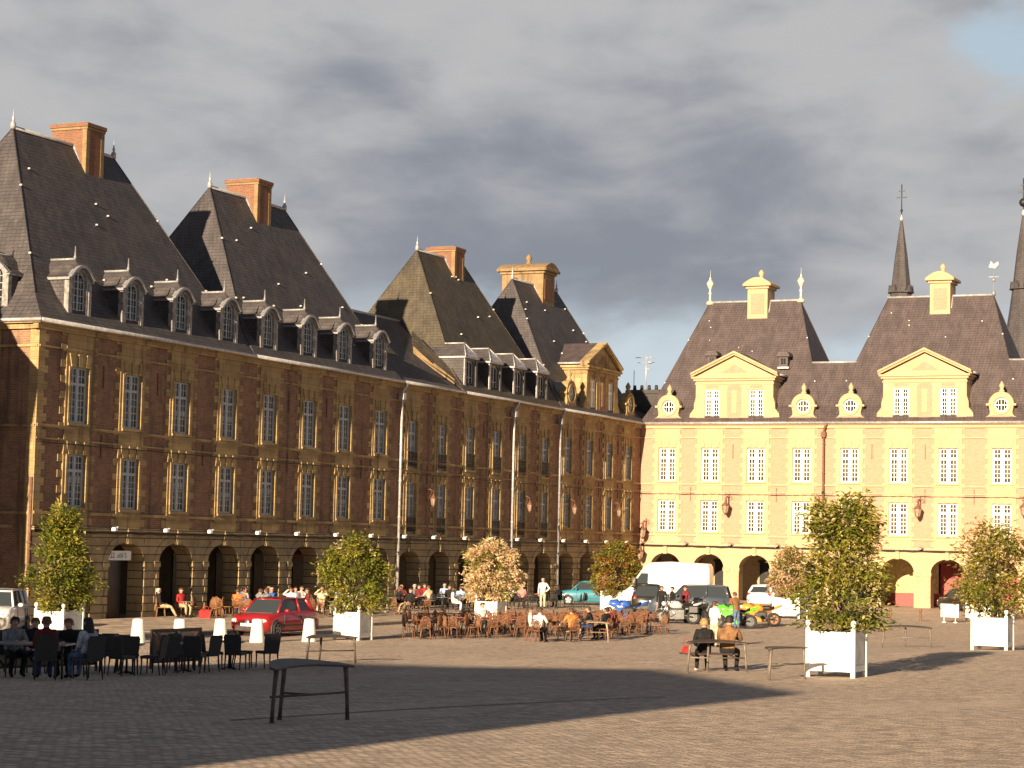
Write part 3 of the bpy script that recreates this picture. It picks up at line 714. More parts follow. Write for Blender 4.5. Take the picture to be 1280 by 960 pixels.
    sh.add([(0, jamb + .1, EAVE - .15), (L, jamb + .1, EAVE - .15), (L, DEP, EAVE - .15), (0, DEP, EAVE - .15)], [(0, 1, 2, 3)], 0)
    for e, x in ((0, 0.0), (1, L)):
        G_ = (lambda u, v, d, x=x, e=e: (x + (d if e == 0 else -d), u, v))
        if ends[e]:
            lp = arch_loop(2.75, 2.5, 2.5, 3.35)
            sh.poly([(0, 0)] + lp + [(DEP, 0), (DEP, Z1), (0, Z1)], [], G_, 0)
            n = len(lp); sh.add([G_(u, v, 0) for u, v in lp] + [G_(u, v, .8) for u, v in lp], [[i, i + 1, n + i + 1, n + i] for i in range(n - 1)], 1)
            pf = lambda u, v, d, x=x, e=e: (x + (-d if e == 0 else d), u, v)
            sh.prism([(.0, .01), (.0, 4.2), (.55, 4.2), (.55, .01)], pf, .0, .05, 1)
            for yc in (2.9, 7.2):
                sh.prism([(yc - 1.0, 4.0), (yc - 1.0, Z1), (yc + 1.0, Z1), (yc + 1.0, 4.0)], pf, .0, .07, 1)
            for z in (4.5, 8.1, 11.4): sh.prism([(.0, z), (DEP, z), (DEP, z + .1), (.0, z + .1)], pf, .0, .09, 1)
            sh.prism([(.9, 3.92), (DEP, 3.92), (DEP, 4.05), (.9, 4.05)], pf, .0, .12, 1)
        else:
            sh.add([(x, yb, 0), (x, DEP, 0), (x, DEP, Z1), (x, yb, Z1), (x, .03, 3.9), (x, yb, 3.9), (x, yb, Z1), (x, .03, Z1)], [(0, 1, 2, 3), (4, 5, 6, 7)], 0)
    shell = sh.build('end_wall', [bmat, smat], root)
    if ends[0]:
        for z0, z1 in (lo, up):
            fm, gm, cm = window_meshes(1.3, z1 - z0, style)
            o = inst('window', fm, root, (-.10, 2.9, z0), R(-90)); inst('glass', gm, o)
    # cornice and gutter
    co = MB()
    co.box(-ov[0] * .8 + .002, L + ov[1] * .8 - .002, -.16, .1, EAVE - .36, EAVE - .14, 0)
    co.box(-ov[0] + .002, L + ov[1] - .002, -.30, .1, EAVE - .14, EAVE - .01, 0)
    if ov[0]: co.box(-.16, -.002, .1, DEP, EAVE - .36, EAVE - .14, 0); co.box(-ov[0], -.002, .1, DEP, EAVE - .14, EAVE - .01, 0)
    co.build('cornice', [smat], root)
    gu = MB(); gu.tube([(-ov[0], -.38, EAVE - .01), (L + ov[1], -.38, EAVE - .01)], .085, 8, 0)
    if ov[0]: gu.tube([(-ov[0] - .05, -.38, EAVE - .01), (-ov[0] - .05, DEP, EAVE - .01)], .085, 8, 0)
    gu.build('gutter', 'zinc', root)
    cb = MB()                                                   # cables clipped along the front
    for z, o, sag in ((7.50, .125, .03), (3.86, .2, .05), (3.80, .19, .03)):
        cb.tube([(L * i / 24, -o, z - sag * abs(math.sin(i * 1.3)) + .012 * math.sin(i * 2.1)) for i in range(25)], .022 if z > 5 else .03, 5)
    cb.build('cable', 'dark_iron', root)
    for i, c in enumerate(bays):
        for j, (z0, z1) in enumerate((lo, up)):
            cur = {0: 0, 1: .6, 2: .45}.get(r_.choice([0, 0, 1, 1, 2] if old else [0, 0, 0, 0, 0]), 0)
            if (i, j) in curtains: cur = .68
            put_window(root, c, z0, .055 if old else .12, wwid, z1 - z0, style, cur)
            if rails and (rails == 'all' or i in rails): inst('railing', railing_mesh(wwid), root, (c, -pr - .03, z0 + .02))
    if roofed: roof_part(root, L, ridge, slate_mat, ov[0], ov[1], chim, finials)
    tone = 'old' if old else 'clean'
    for d_ in dormer or []:
        kind, c = d_[:2]
        if kind == 'arch': a, b_ = arch_dormer_meshes(); o = inst('dormer', a, root, (c, 0, 0)); inst('window', b_, o)
        elif kind == 'side': a, b_ = arch_dormer_meshes(); o = inst('dormer', a, root, (0, c, 0), R(-90)); inst('window', b_, o)
        elif kind == 'square': a, b_ = square_dormer_meshes(); o = inst('dormer', a, root, (c, 0, 0)); inst('window', b_, o)
        elif kind == 'oculus': a, b_ = oculus_meshes(d_[2] if len(d_) > 2 else tone); o = inst('round_dormer', a, root, (c, 0, 0)); inst('window', b_, o)
        elif kind == 'pediment':
            a, _ = pediment_meshes(tone); o = inst('pediment_dormer', a, root, (c, 0, 0))
            for x in (-1.62, 1.62):
                fm, gm, cm = window_meshes(1.12, 2.12, 'white'); q = inst('window', fm, o, (x, .1, 12.74))
                g2 = MB(); g2.add([(x - .56, .155, 12.74), (x + .56, .155, 12.74), (x + .56, .155, 14.86), (x - .56, .155, 14.86)], [(0, 1, 2, 3)]); g2.build('window_pane', 'glass', o)
        elif kind == 'vent':
            v_ = MB(); z = d_[2]; y = (z - 12.5) / 9.2 * 5.2
            v_.box(-.32, .32, y - .35, y + .6, z, z + .75, 0); v_.box(-.17, .17, y - .362, y - .351, z + .18, z + .6, 1); v_.box(-.02, .02, y - .37, y - .363, z + .18, z + .6, 0)
            v_.box(-.17, .17, y - .37, y - .363, z + .38, z + .41, 0)
            n = 8; v_.prism([(-.5, z + .72)] + [(.5 * -math.cos(math.pi * i / n), z + .72 + .42 * math.sin(math.pi * i / n)) for i in range(1, n)] + [(.5, z + .72)], F, y - .5, y + 1.0, 0)
            v_.box(-.4, .4, y - .4, y - .2, z - .12, z, 2)
            v_.build('roof_vent', ['new_slate', 'glass', 'zinc'], root, (c, 0, 0))
    return root

XL, YR = -53.24, 141.2
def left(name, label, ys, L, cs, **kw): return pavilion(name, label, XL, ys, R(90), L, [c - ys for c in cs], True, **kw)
CH = lambda c, k='brick', top=22.75, w_=1.35: (c, w_, 4.45, 6.4, top, k)
b1 = left('corner_pavilion', 'dark brick and ochre stone pavilion at the near left corner, steep slate roof', 70.8, 16.6, [73.62, 77.57, 81.5, 85.55], ridge=7.7, ov=(.34, 0), ends=(True, False),
          chim=[CH(9.6)], dormer=[('arch', 2.85), ('arch', 6.8), ('arch', 10.75), ('arch', 14.8), ('side', 2.55)])
b2 = left('pavilion', 'dark brick pavilion between the corner one and the low link, four arched dormers', 87.4, 15.8, [89.35, 93.3, 97.05, 101.1], ridge=7.6,
          chim=[CH(8.3, 'brick', 22.7)], dormer=[('arch', 1.95), ('arch', 5.9), ('arch', 9.65), ('arch', 13.7)])
b3 = left('link_building', 'narrow two-bay house with low plain slate roof and balcony railings between steep pavilions', 103.2, 7.9, [104.95, 108.7], roofed=False, rails='all', up=(7.8, 10.42), lo=(4.15, 7.0), arch=(2.75, 2.4, 3.22), wwid=1.1)
b4 = left('pavilion', 'brown pavilion with lichened slate roof and four square black dormers', 111.1, 14.9, [112.5, 116.3, 120.1, 123.7], ridge=6.5, slate_mat='lichen_slate',
          rails='all', up=(8.0, 10.5), lo=(4.15, 7.0), arch=(2.75, 2.4, 3.22), wwid=1.1, chim=[CH(8.7, 'brick', 22.4)], dormer=[('square', 1.5), ('square', 5.0), ('square', 8.6), ('square', 12.2)])
b5 = left('pavilion', 'orange-brown end pavilion with a stone pediment dormer, in the corner of the square', 126.0, 15.15, [127.5, 131.3, 134.9, 138.6], ridge=7.7, wwid=1.15,
          arch=(2.8, 2.4, 3.22), chim=[(8.3, 2.0, 4.45, 7.6, 22.9, 'oldstone')], dormer=[('oculus', 2.1, 'old'), ('pediment', 7.55), ('oculus', 13.0, 'old')], finials='small')
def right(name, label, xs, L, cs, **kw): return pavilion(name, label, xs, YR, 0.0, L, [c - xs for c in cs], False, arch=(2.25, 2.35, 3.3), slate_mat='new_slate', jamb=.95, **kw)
b6 = right('sunlit_pavilion', 'sunlit yellow stone pavilion beside the corner, vase finials at both ends of its slate ridge', XL + .01, 13.45, [-51.2, -48.0, -44.63, -41.33], ridge=6.9, finials='vase', ov=(0, .0),
           chim=[(7.15, 1.5, 4.45, 6.2, 22.95, 'stone')], dormer=[('pediment', 6.95), ('oculus', 2.05), ('oculus', 11.95), ('vent', 4.55, 16.75), ('vent', 9.9, 16.6)], curtains=((3, 0),))
b7 = right('sunlit_pavilion', 'sunlit yellow stone pavilion behind the big tree, small weathervane on its slate ridge', -39.78, 13.75, [-37.93, -34.53, -31.15, -27.55], ridge=7.4, finials='vane',
           chim=[(7.0, 1.42, 4.45, 6.2, 22.95, 'stone')], dormer=[('pediment', 7.0), ('oculus', 1.85), ('oculus', 12.15)], back='painted')
b8 = right('sunlit_pavilion', 'sunlit yellow stone pavilion at the right edge of the picture', -26.02, 13.6, [-24.2, -20.8, -17.4, -14.1], ridge=7.0, finials='vase',
           chim=[(6.8, 1.42, 4.45, 6.2, 22.95, 'stone')], dormer=[('pediment', 6.8), ('oculus', 1.85), ('oculus', 11.95)])
# saddles of roof that join neighbouring pavilions
def saddle(root, xc, in0, in1, mat, zr=16.6):
    """slates filling the valley between two hips; in0, in1 = plan run of each hip from the party line to its ridge"""
    m = MB(); q = (zr - 13.75) / (RIDGE - 13.75); yr = .72 + (DEP / 2 - .72) * q
    a0, a1 = .55 + (in0 - .55) * q, .55 + (in1 - .55) * q
    m.add([(xc - .02, -.30, EAVE), (xc + .02, -.30, EAVE), (xc + .56, .76, 13.74), (xc - .56, .76, 13.74), (xc - a0 - .06, yr + .04, zr), (xc + a1 + .06, yr + .04, zr), (xc - a0, DEP - .8, 13.0), (xc + a1, DEP - .8, 13.0)], [(0, 1, 2, 3), (3, 2, 5, 4), (4, 5, 7, 6)], 0)
    m.tube([(xc - a0, yr + .05, zr + .02), (xc + a1, yr + .05, zr + .02)], .08, 6, 1)
    return m.build('connecting_roof', [mat, 'zinc'], root)
saddle(b1, 16.6, 4.45, 4.1, 'slate', 15.2); saddle(b6, 13.46, 3.28, 3.17, 'new_slate', 16.9); saddle(b7, 13.75, 3.17, 3.3, 'new_slate', 16.9); saddle(b4, 14.9, 4.2, 3.7, 'slate', 15.0)
m = MB()                                                        # the low plain roof of the link, from flank to flank
x0, x1 = -2.6, 10.4; yr = 5.2; zr = 17.0
m.add([(x0, -.30, EAVE - .0), (x1, -.30, EAVE - .0), (x1, .9, 13.35), (x0, .9, 13.35), (x0, yr, zr), (x1, yr, zr), (x0, DEP + .3, EAVE), (x1, DEP + .3, EAVE)], [(0, 1, 2, 3), (3, 2, 5, 4), (4, 5, 7, 6)], 0)
m.tube([(x0, yr, zr + .02), (x1, yr, zr + .02)], .09, 6, 1)
ro = m.build('roof', ['slate', 'zinc'], b3)
m = MB()
zz = lambda y: 13.35 + (y - .9) * (zr - 13.35) / (yr - .9)
m.add([(2.6, 2.0, zz(2.0) + .06), (3.6, 2.0, zz(2.0) + .06), (3.6, 2.9, zz(2.9) + .06), (2.6, 2.9, zz(2.9) + .06)], [(0, 1, 2, 3)], 0)
for a in ((2.52, 2.6, 1.95, 2.95), (3.6, 3.68, 1.95, 2.95)): 
    m.add([(a[0], a[2], zz(a[2]) + .08), (a[1], a[2], zz(a[2]) + .08), (a[1], a[3], zz(a[3]) + .08), (a[0], a[3], zz(a[3]) + .08)], [(0, 1, 2, 3)], 1)
m.build('skylight', ['glass', 'zinc'], ro)
m = MB()                                                        # flared slate apron where the link roof meets the next pavilion
m.add([(7.9, -.25, EAVE + .12), (8.7, .6, 13.6), (7.95, 3.3, 16.2), (6.6, 2.6, zz(2.6) + .03), (7.35, .6, zz(.9))], [(0, 1, 2, 3, 4)], 0)
for (xa, ya_), (xb, yb_) in (((6.6, 2.5), (7.1, 1.4)), ((7.1, 1.4), (7.7, .3))):
    za, zb2 = zz(max(ya_, .9)) + .02 - (.9 - min(ya_, .9)) * .7, zz(max(yb_, .9)) + .02 - (.9 - min(yb_, .9)) * .7
    m.add([(xa, ya_, za), (xb, yb_, zb2), (xb + .1, yb_ + .05, zb2 + .30), (xa + .1, ya_ + .05, za + .42), (xa + .3, ya_, za), (xb + .3, yb_, zb2)], [(0, 1, 2, 3), (3, 2, 5, 4)], 1)
m.build('roof_apron', ['lichen_slate', 'chimney_stone'], ro)
# the next pavilion towards the camera, across the side street (its shadow falls on the end wall)
b0 = left('neighbour_pavilion', 'brick pavilion across the side street from the corner, outside the left edge', 47.4, 14.6, [49.6, 53.4, 57.2, 60.2], ridge=7.2, ov=(0, .3), ends=(False, True), chim=[CH(8.3)])
# drainpipes
def drain(parent_, px, zt, zb, mat, hopper=True, kink=0.0):
    m = MB()
    m.tube([(px + .25 - kink, -.42, EAVE - .05), (px + .12, -.34, EAVE - .32), (px, -.22, EAVE - .6), (px, -.22, zt), (px - kink * .3, -.22, zb)], .075, 8)
    if hopper: m.bbox(px - .17, px + .17, -.4, -.06, EAVE - 1.0, EAVE - .62, 0)
    z = 11.0
    while z > zb: m.tube([(px, -.22, z), (px, -.22, z + .07)], .1, 8); z -= 2.0
    m.build('drainpipe', mat, parent_)
drain(b2, 15.85, 9, .3, 'zinc'); drain(b4, 7.35, 9, .3, 'zinc'); drain(b4, 14.75, 9, .3, 'lead'); drain(b7, .06, 9, .3, 'rust_iron')
m = MB(); m.tube([(-.42, -.22, 6.0), (-.42, -.22, 1.5)], .07, 8); m.tube([(-.42, -.22, 3.3), (-.42, -.22, 3.38)], .1, 8); m.build('drainpipe', 'rust_iron', b1)
# door sign in the second arch, dark door
m = MB(); m.box(-.98, .80, 0, .06, 2.62, 3.03, 0)
dm = MB(); dm.box(5.45, 7.4, .66, .74, .02, 2.62); dm.box(5.45, 7.4, .64, .76, 2.62, 2.72); dm.build('door', 'shop_dark', b1)
sg = m.build('door_sign', ['sign_white'], None, (XL - .06, 77.28, 0), R(90)); tag(sg, 'white lettered signboard over the dark doorway in the second arch from the corner', 'sign')
def text(body, size, mat, parent_, loc, rot):
    cu = bpy.data.curves.new('lettering', 'FONT'); cu.body = body; cu.size = size; cu.extrude = .004; cu.align_x = 'LEFT'
    o = bpy.data.objects.new('lettering', cu); C.objects.link(o); bpy.context.view_layer.update()
    me = bpy.data.meshes.new_from_object(o.evaluated_get(bpy.context.evaluated_depsgraph_get())); bpy.data.objects.remove(o)
    me.materials.clear(); me.materials.append(M[mat])
    q = inst('lettering', me, parent_, loc); q.rotation_euler = rot; return q
text('22', .34, 'ink_dark', sg, (-.80, -.006, 2.72), (R(90), 0, 0)); text('ubli 5', .32, 'ink_green', sg, (-.26, -.006, 2.73), (R(90), 0, 0))
# buildings on the side of the square behind the photographer: they throw the long shadow
def backdrop(name, label, x0, x1, y0, z_e, rl, z_r, dep=10.4):
    root = thing(name, label, 'building', (x0, y0, 2.1)); L = x1 - x0
    m = MB(); m.box(0, L, -dep, 0, -2, z_e, 0); m.build('wall', ['old_brick'], root)
    m = MB(); a, b_ = (L - rl) / 2, (L + rl) / 2
    vs = [(-.3, .3, z_e + .01), (L + .3, .3, z_e + .01), (L + .3, -dep - .3, z_e + .01), (-.3, -dep - .3, z_e + .01), (a, -dep / 2, z_r), (b_, -dep / 2, z_r)]
    m.add(vs, [(0, 1, 5, 4), (1, 2, 5), (2, 3, 4, 5), (3, 0, 4), (0, 1, 2, 3)], 0); m.build('roof', ['slate'], root)
    return root
backdrop('town_house', 'long low-roofed building behind the photographer on the near side of the square', -33.0, -10.15, -14.0, 12.1, 10.5, 15.8)
backdrop('town_house', 'steep-roofed building behind the photographer at the left', -50.5, -32.9, -14.3, 12.0, 7.5, 17.4)
# the church whose twin spires rise behind
ch = thing('church', 'church with two thin dark slate spires and iron crosses rising behind the sunlit roofs', 'church', (-43.4, 200, 0))
m = MB(); m.box(-10, 10, 0, 40, 0, 13, 0); m.prism([(-10.3, 13), (0, 19), (10.3, 13)], lambda u, v, d: (u, d, v), -.3, 40, 1); m.build('nave', ['clean_stone', 'slate'], ch)
for sx, zt in ((-5.9, 36.6), (5.9, 36.6)):
    s = MB()
    s.lathe([(2.3, 8), (2.2, 19), (1.9, 23), (1.30, 27), (1.0, 29.2), (.62, 32.6), (.12, zt - .5)], 8, (sx, 2, 0), 0, False)
    s.lathe([(.16, zt - .55), (.2, zt - .3), (.06, zt), (.05, zt + .1)], 8, (sx, 2, 0), 1)
    for k_ in range(8):
        a = math.pi * 2 * k_ / 8 + math.pi / 8
        x, y = sx + .92 * math.cos(a), 2 + .92 * math.sin(a)
        s.prism([(-.2, 0), (-.2, .35), (0, .7), (.2, .35), (.2, 0)], lambda u, v, d, a=a, x=x, y=y: (x - u * math.sin(a) + d * math.cos(a), y + u * math.cos(a) + d * math.sin(a), 29.0 + v), -.1, .28, 0)
    s.lathe([(1.02, 28.85), (1.32, 28.95), (1.32, 29.05), (.98, 29.1)], 8, (sx, 2, 0), 0, False)
    sp = s.build('spire', ['slate', 'zinc'], ch)
    c = MB(); c.tube([(sx, 2, zt), (sx, 2, zt + 3.1)], .05, 6); c.box(sx - .5, sx + .5, 1.95, 2.05, zt + 1.75, zt + 1.85); c.box(sx - .3, sx + .3, 1.95, 2.05, zt + 2.4, zt + 2.48)
    if sx > 0: c.ball((sx, 2, zt + .75), .42, 10)
    else: c.ball((sx, 2, zt + .5), .14, 8)
    c.build('cross', 'dark_iron', sp)
# dark roof with aerials in the corner gap
hs_ = thing('corner_house', 'small dark slate roof and sooty chimney with aerials in the gap between the two rows', 'house', (-60.5, 152.0, 0))
m = MB(); m.box(-5, 5.5, 0, 9, 0, 12.6, 0); m.build('wall', ['old_brick'], hs_)
m = MB(); m.prism([(-5.3, 12.6), (0, 15.6), (5.8, 12.6)], lambda u, v, d: (u, d, v), -.3, 9.3, 0); r_ = m.build('roof', ['slate'], hs_)
m = MB(); m.box(1.6, 4.2, 1.0, 2.2, 12.8, 15.7, 0); m.box(1.5, 4.3, .9, 2.3, 15.55, 15.85, 0)
for x in (2.0, 2.6, 3.2, 3.8): m.lathe([(.16, 0), (.12, .4)], 8, (x, 1.6, 15.85), 0)
m.build('chimney', 'dark_wood', r_)
m = MB(); m.tube([(3.0, 1.4, 15.5), (3.0, 1.4, 18.6)], .045, 6)
for z, l_ in ((18.4, .9), (18.0, .7), (17.5, .5)): m.tube([(3 - l_, 1.4, z), (3 + l_, 1.4, z)], .025, 5)
for q in (-.6, -.2, .2, .6): m.tube([(3 + q, 1.1, 18.4), (3 + q, 1.7, 18.4)], .018, 5)
m.lathe([(.03, 0), (.32, .12)], 10, (3.35, 1.3, 17.9)); m.tube([(2.0, 1.4, 15.5), (2.0, 1.4, 17.4)], .03, 5)
m.build('aerial', 'zinc', r_)

# ------------------------------------------------------------------ lamps on the fronts
fm = MB(); fm.tube([(0, .0, 0), (0, -.28, .02)], .03, 6, 1); fm.bbox(-.11, .11, -.40, -.2, -.09, .07, 0, .03); fm.add([(-.08, -.405, -.07), (.08, -.405, -.07), (.08, -.405, .045), (-.08, -.405, .045)], [(0, 1, 2, 3)], 2)
fm.box(-.02, .02, -.3, -.26, .07, .16, 1); fm.prism([(.115, -.02), (.22, .06), (.2, .1), (.115, .05)], lambda u, v, d: (u, d, v), -.36, -.24, 0)
FL = fm.mesh('wall_floodlight', ['sign_white', 'dark_iron', 'lamp_glass']); FD = fm.mesh('wall_floodlight', ['rust_iron', 'dark_iron', 'lead'])
for i, y in enumerate([72.0, 76.0, 80.0, 83.65, 87.93, 91.68, 95.7, 99.55, 103.47, 107.13, 111.22, 114.89, 118.76, 122.35, 126.12, 129.95, 133.69, 137.46]):
    o = inst('wall_floodlight', FL, None, (XL - -.16, y, 3.98), R(90))
    tag(o, 'small white floodlight on the dark left front, %s from the near corner' % ORD[i], 'floodlight', 'floodlights above the left arcade')
for i, x in enumerate([-52.9, -49.6, -46.3, -42.9, -36.3, -32.9]):
    o = inst('wall_floodlight', FD, None, (x, YR - .16, 3.98), 0)
    tag(o, 'small floodlight above the sunlit arcade, %s from the corner of the square' % ORD[i], 'floodlight', 'floodlights above the sunlit arcade')
def lantern_mesh():
    m = MB()
    m.tube([(0, 0, .85), (0, -.35, 1.0), (0, -.72, .85), (0, -.75, .55)], .03, 6, 0)
    m.tube([(0, 0, .25), (0, -.3, .35), (0, -.55, .75), (0, -.35, .98)], .022, 6, 0)
    m.lathe([(.02, -.42), (.10, -.36), (.13, -.28), (.15, -.26)], 6, (0, -.75, .1), 0, False)
    m.lathe([(.15, -.26), (.26, .22)], 6, (0, -.75, .1), 1, False)
    m.lathe([(.30, .22), (.20, .36), (.12, .42), (.08, .5), (.02, .6)], 6, (0, -.75, .1), 0, False)
    for k_ in range(6):
        a = math.pi * 2 * k_ / 6; m.tube([(.155 * math.cos(a), -.75 + .155 * math.sin(a), -.16), (.265 * math.cos(a), -.75 + .265 * math.sin(a), .32)], .015, 4, 0)
    m.box(-.05, .05, -.03, 0, .1, 1.15, 0)
    for s_ in (-1, 1): m.tube([(0, -.1, .9), (s_ * .18, -.12, 1.05), (s_ * .26, -.12, .85), (s_ * .12, -.1, .75)], .018, 5, 0)
    return m
LM = lantern_mesh().mesh('wall_lantern', ['rust_iron', 'lantern_pane'])
for (x, z, lab) in ((-46.55, 6.35, 'ornate iron wall lantern between the second and third windows of the sunlit front'), (-40.05, 6.25, 'ornate iron wall lantern beside the rusty drainpipe, behind the big tree'),
                    (-33.0, 6.3, 'ornate iron wall lantern right of the big tree top'), (-25.95, 6.5, 'ornate iron wall lantern at the right edge of the sunlit front')):
    tag(inst('wall_lantern', LM, None, (x, YR - .07, z), 0), lab, 'lantern', 'lanterns on the sunlit front')
for (x, z, lab) in ((-52.7, 4.55, 'small hexagonal lantern low on the sunlit front next to the corner, upper one'), (-52.85, 3.0, 'small hexagonal lantern low on the sunlit front next to the corner, lower one')):
    tag(inst('wall_lantern', LM, None, (x, YR - .05, z), 0), lab, 'lantern', 'lanterns on the sunlit front')
for i, y in enumerate((106.8, 120.4, 127.75, 135.8)):
    q_ = inst('wall_lantern', LM, None, (XL + .09, y, 5.9), R(90)); q_.scale = (.8, .6, .8)
    tag(q_, 'iron wall lantern on the shaded left front, %s from the near corner' % ORD[i], 'lantern', 'lanterns on the left front')

# ------------------------------------------------------------------ white planter boxes and the trees standing in them
def planter(label, x, y, s=1.2, h=1.12, name='white_planter'):
    root = thing(name, label, 'planter', (x, y, gz(x, y) - .01), 0.0, 'white planter boxes in the square')
    a = s / 2
    b_ = MB(); b_.box(-a + .06, a - .06, -a + .06, a - .06, .16, h - .06, 0)
    for z0, z1 in ((.16, .30), (h - .16, h - .03)):
        for sx in (-1, 1):
            b_.box(-a + .08, a - .08, min(sx * a, sx * (a - .07)) + (.02 if sx < 0 else 0), max(sx * a, sx * (a - .07)) - (.02 if sx > 0 else 0), z0, z1)
            b_.box(min(sx * a, sx * (a - .07)) + (.02 if sx < 0 else 0), max(sx * a, sx * (a - .07)) - (.02 if sx > 0 else 0), -a + .08, a - .08, z0, z1)
    n = 7
    for k_ in range(1, n):
        u = -a + .06 + (s - .12) * k_ / n
        for sx in (-1, 1):
            b_.box(u - .006, u + .006, sx * (a - .06) - .006, sx * (a - .06) + .006, .3, h - .16); b_.box(sx * (a - .06) - .006, sx * (a - .06) + .006, u - .006, u + .006, .3, h - .16)
    b_.build('box', 'white_paint', root)
    for sx in (-1, 1):
        for sy in (-1, 1):
            p_ = MB(); p_.bbox(sx * (a - .05) - .055, sx * (a - .05) + .055, sy * (a - .05) - .055, sy * (a - .05) + .055, 0, h + .05, 0, .012)
            p_.lathe([(.03, 0), (.025, .03), (.06, .07), (.075, .12), (.06, .17), (.02, .2)], 10, (sx * (a - .05), sy * (a - .05), h + .05))
            p_.build('post', 'white_paint', root)
    s_ = MB(); s_.box(-a + .1, a - .1, -a + .1, a - .1, h - .06, h - .04); s_.build('soil', 'soil', root)
    return root
def tree(name, label, x, y, zb, prof, nclump, per, leaf, mats, seed, trunk=.05, spread=.16, shoots=0, top=None, cat='tree'):
    """prof: list of (z, radius); leaves gathered in clumps near the outline"""
    r_ = random.Random(seed)
    root = thing(name, label, cat, (x, y, zb), 0.0)
    zt = prof[-1][0]
    def rad(z):
        for (a, ra), (b_, rb) in zip(prof[:-1], prof[1:]):
            if a <= z <= b_: return ra + (rb - ra) * (z - a) / (b_ - a)
        return .05
    lean = r_.uniform(-.1, .1)
    tr = MB(); tr.tube([(0, 0, -.1), (.02, .01, zt * .3), (lean * .5, .03, zt * .65), (lean, 0, zt * .92)], [trunk, trunk * .8, trunk * .5, trunk * .15], 8)
    cl = []
    for i in range(nclump):
        z = prof[0][0] + (zt - prof[0][0]) * r_.random() ** .9
        a = r_.random() * 2 * math.pi
        q = rad(z) * (.28 + .72 * r_.random() ** .55) * r_.uniform(.85, 1.18)
        cl.append(Vector((q * math.cos(a) + lean * z / zt, q * math.sin(a), z)))
    for i in range(shoots):
        z = zt * r_.uniform(.72, 1.0); a = r_.random() * 6.28; q = rad(min(z, zt * .99)) * r_.uniform(.7, 1.5) + .12
        for k_ in range(5): cl.append(Vector((q * math.cos(a), q * math.sin(a), z + .12 * k_)))
    for p_ in r_.sample(cl, min(len(cl), 34)):
        z0 = max(.02, p_.z * .55 - .1); m_ = Vector((p_.x * .45, p_.y * .45, (z0 + p_.z) / 2 + .02))
        tr.tube([(lean * z0 / zt, 0, z0), m_, p_], [trunk * .4, trunk * .22, trunk * .08], 5)
    tr.build('trunk', 'bark', root)
    lf = MB(); V = []; Fc = []; MI = []
    wts = [w_ for _, w_ in mats]
    for p_ in cl:
        wts = [w_ for _, w_ in mats]
        if top and p_.z > zt * r_.uniform(.38, .62): wts = top
        tone = r_.choices(range(len(mats)), wts)[0]
        sp = spread * r_.uniform(.7, 1.35)
        for k_ in range(int(per * r_.uniform(.6, 1.3) * (.62 if top and p_.z > zt * .55 else 1))):
            c_ = p_ + Vector((r_.gauss(0, sp), r_.gauss(0, sp), r_.gauss(0, sp * .8)))
            if c_.z < prof[0][0] - .02 and c_.x ** 2 + c_.y ** 2 > .2: continue
            if c_.z < prof[0][0] - .1: continue
            o_ = Vector((c_.x, c_.y, .25)); d_ = (o_.normalized() + Vector((r_.uniform(-1, 1), r_.uniform(-1, 1), r_.uniform(-1.0, .6)))).normalized()
            sd_ = d_.cross(Vector((r_.uniform(-.6, .6), r_.uniform(-.6, .6), 1))).normalized()
            up_ = sd_.cross(d_)
            l_ = leaf * r_.uniform(.65, 1.35); w_ = l_ * .27
            b0_ = len(V)
            V += [c_, c_ + d_ * l_ * .5 + sd_ * w_ + up_ * w_ * .35, c_ + d_ * l_ - up_ * l_ * .12, c_ + d_ * l_ * .5 - sd_ * w_ + up_ * w_ * .35]
            Fc += [(b0_, b0_ + 1, b0_ + 2), (b0_, b0_ + 2, b0_ + 3)]
            mi = tone if r_.random() < .72 else r_.choices(range(len(mats)), wts)[0]
            MI += [mi, mi]
    me = bpy.data.meshes.new('crown'); me.from_pydata([tuple(v) for v in V], [], Fc)
    for n_, _ in mats: me.materials.append(M[n_])
    me.polygons.foreach_set('material_index', MI); me.update()
    inst('crown', me, root)
    return root
GREEN = [('leaf_dark', 1.8), ('leaf_mid', 3.6), ('leaf_light', 2.6), ('leaf_olive', .6), ('blossom_cream', .15)]
MAG = [('leaf_dark', 2.4), ('leaf_mid', 3.8), ('leaf_light', 2.4), ('leaf_olive', .8), ('blossom_cream', .3)]
def potted(plabel, x, y, tlabel, tname, prof, args, s=1.2, h=1.12):
    planter(plabel, x, y, s, h)
    tree(tname, tlabel, x + (.12 if 'right foreground' in plabel else 0), y, gz(x, y) + h - .06, prof, *args)
potted('big white planter in the right foreground, seen over the small crescent bench', -13.62, 49.7, 'big bushy green tree with pale young shoots in the right foreground planter', 'potted_tree',
       [(.05, .6), (.25, .95), (.75, 1.08), (1.2, 1.02), (1.7, .88), (2.2, .5), (2.75, .2)], (175, 50, .135, MAG, 11, .055, .15, 22, (.6, 2.8, 3.4, 1.0, 1.0)), 1.2, 1.13)
potted('white planter at the right edge, nearest to the camera there', -14.3, 71.8, 'airy olive-green tree in the planter at the right edge', 'potted_tree',
       [(.05, .45), (.4, .85), (.9, 1.15), (1.5, 1.38), (2.0, 1.0), (2.45, .4), (2.75, .12)], (145, 38, .15, [('leaf_mid', 3.5), ('leaf_olive', 2), ('leaf_light', 2.4), ('leaf_orange', .5), ('blossom_cream', .3), ('leaf_dark', 1.4)], 5, .05, .17, 16, (1.5, 2.4, 3, .9, 1.4, .3)), 1.22, 1.13)
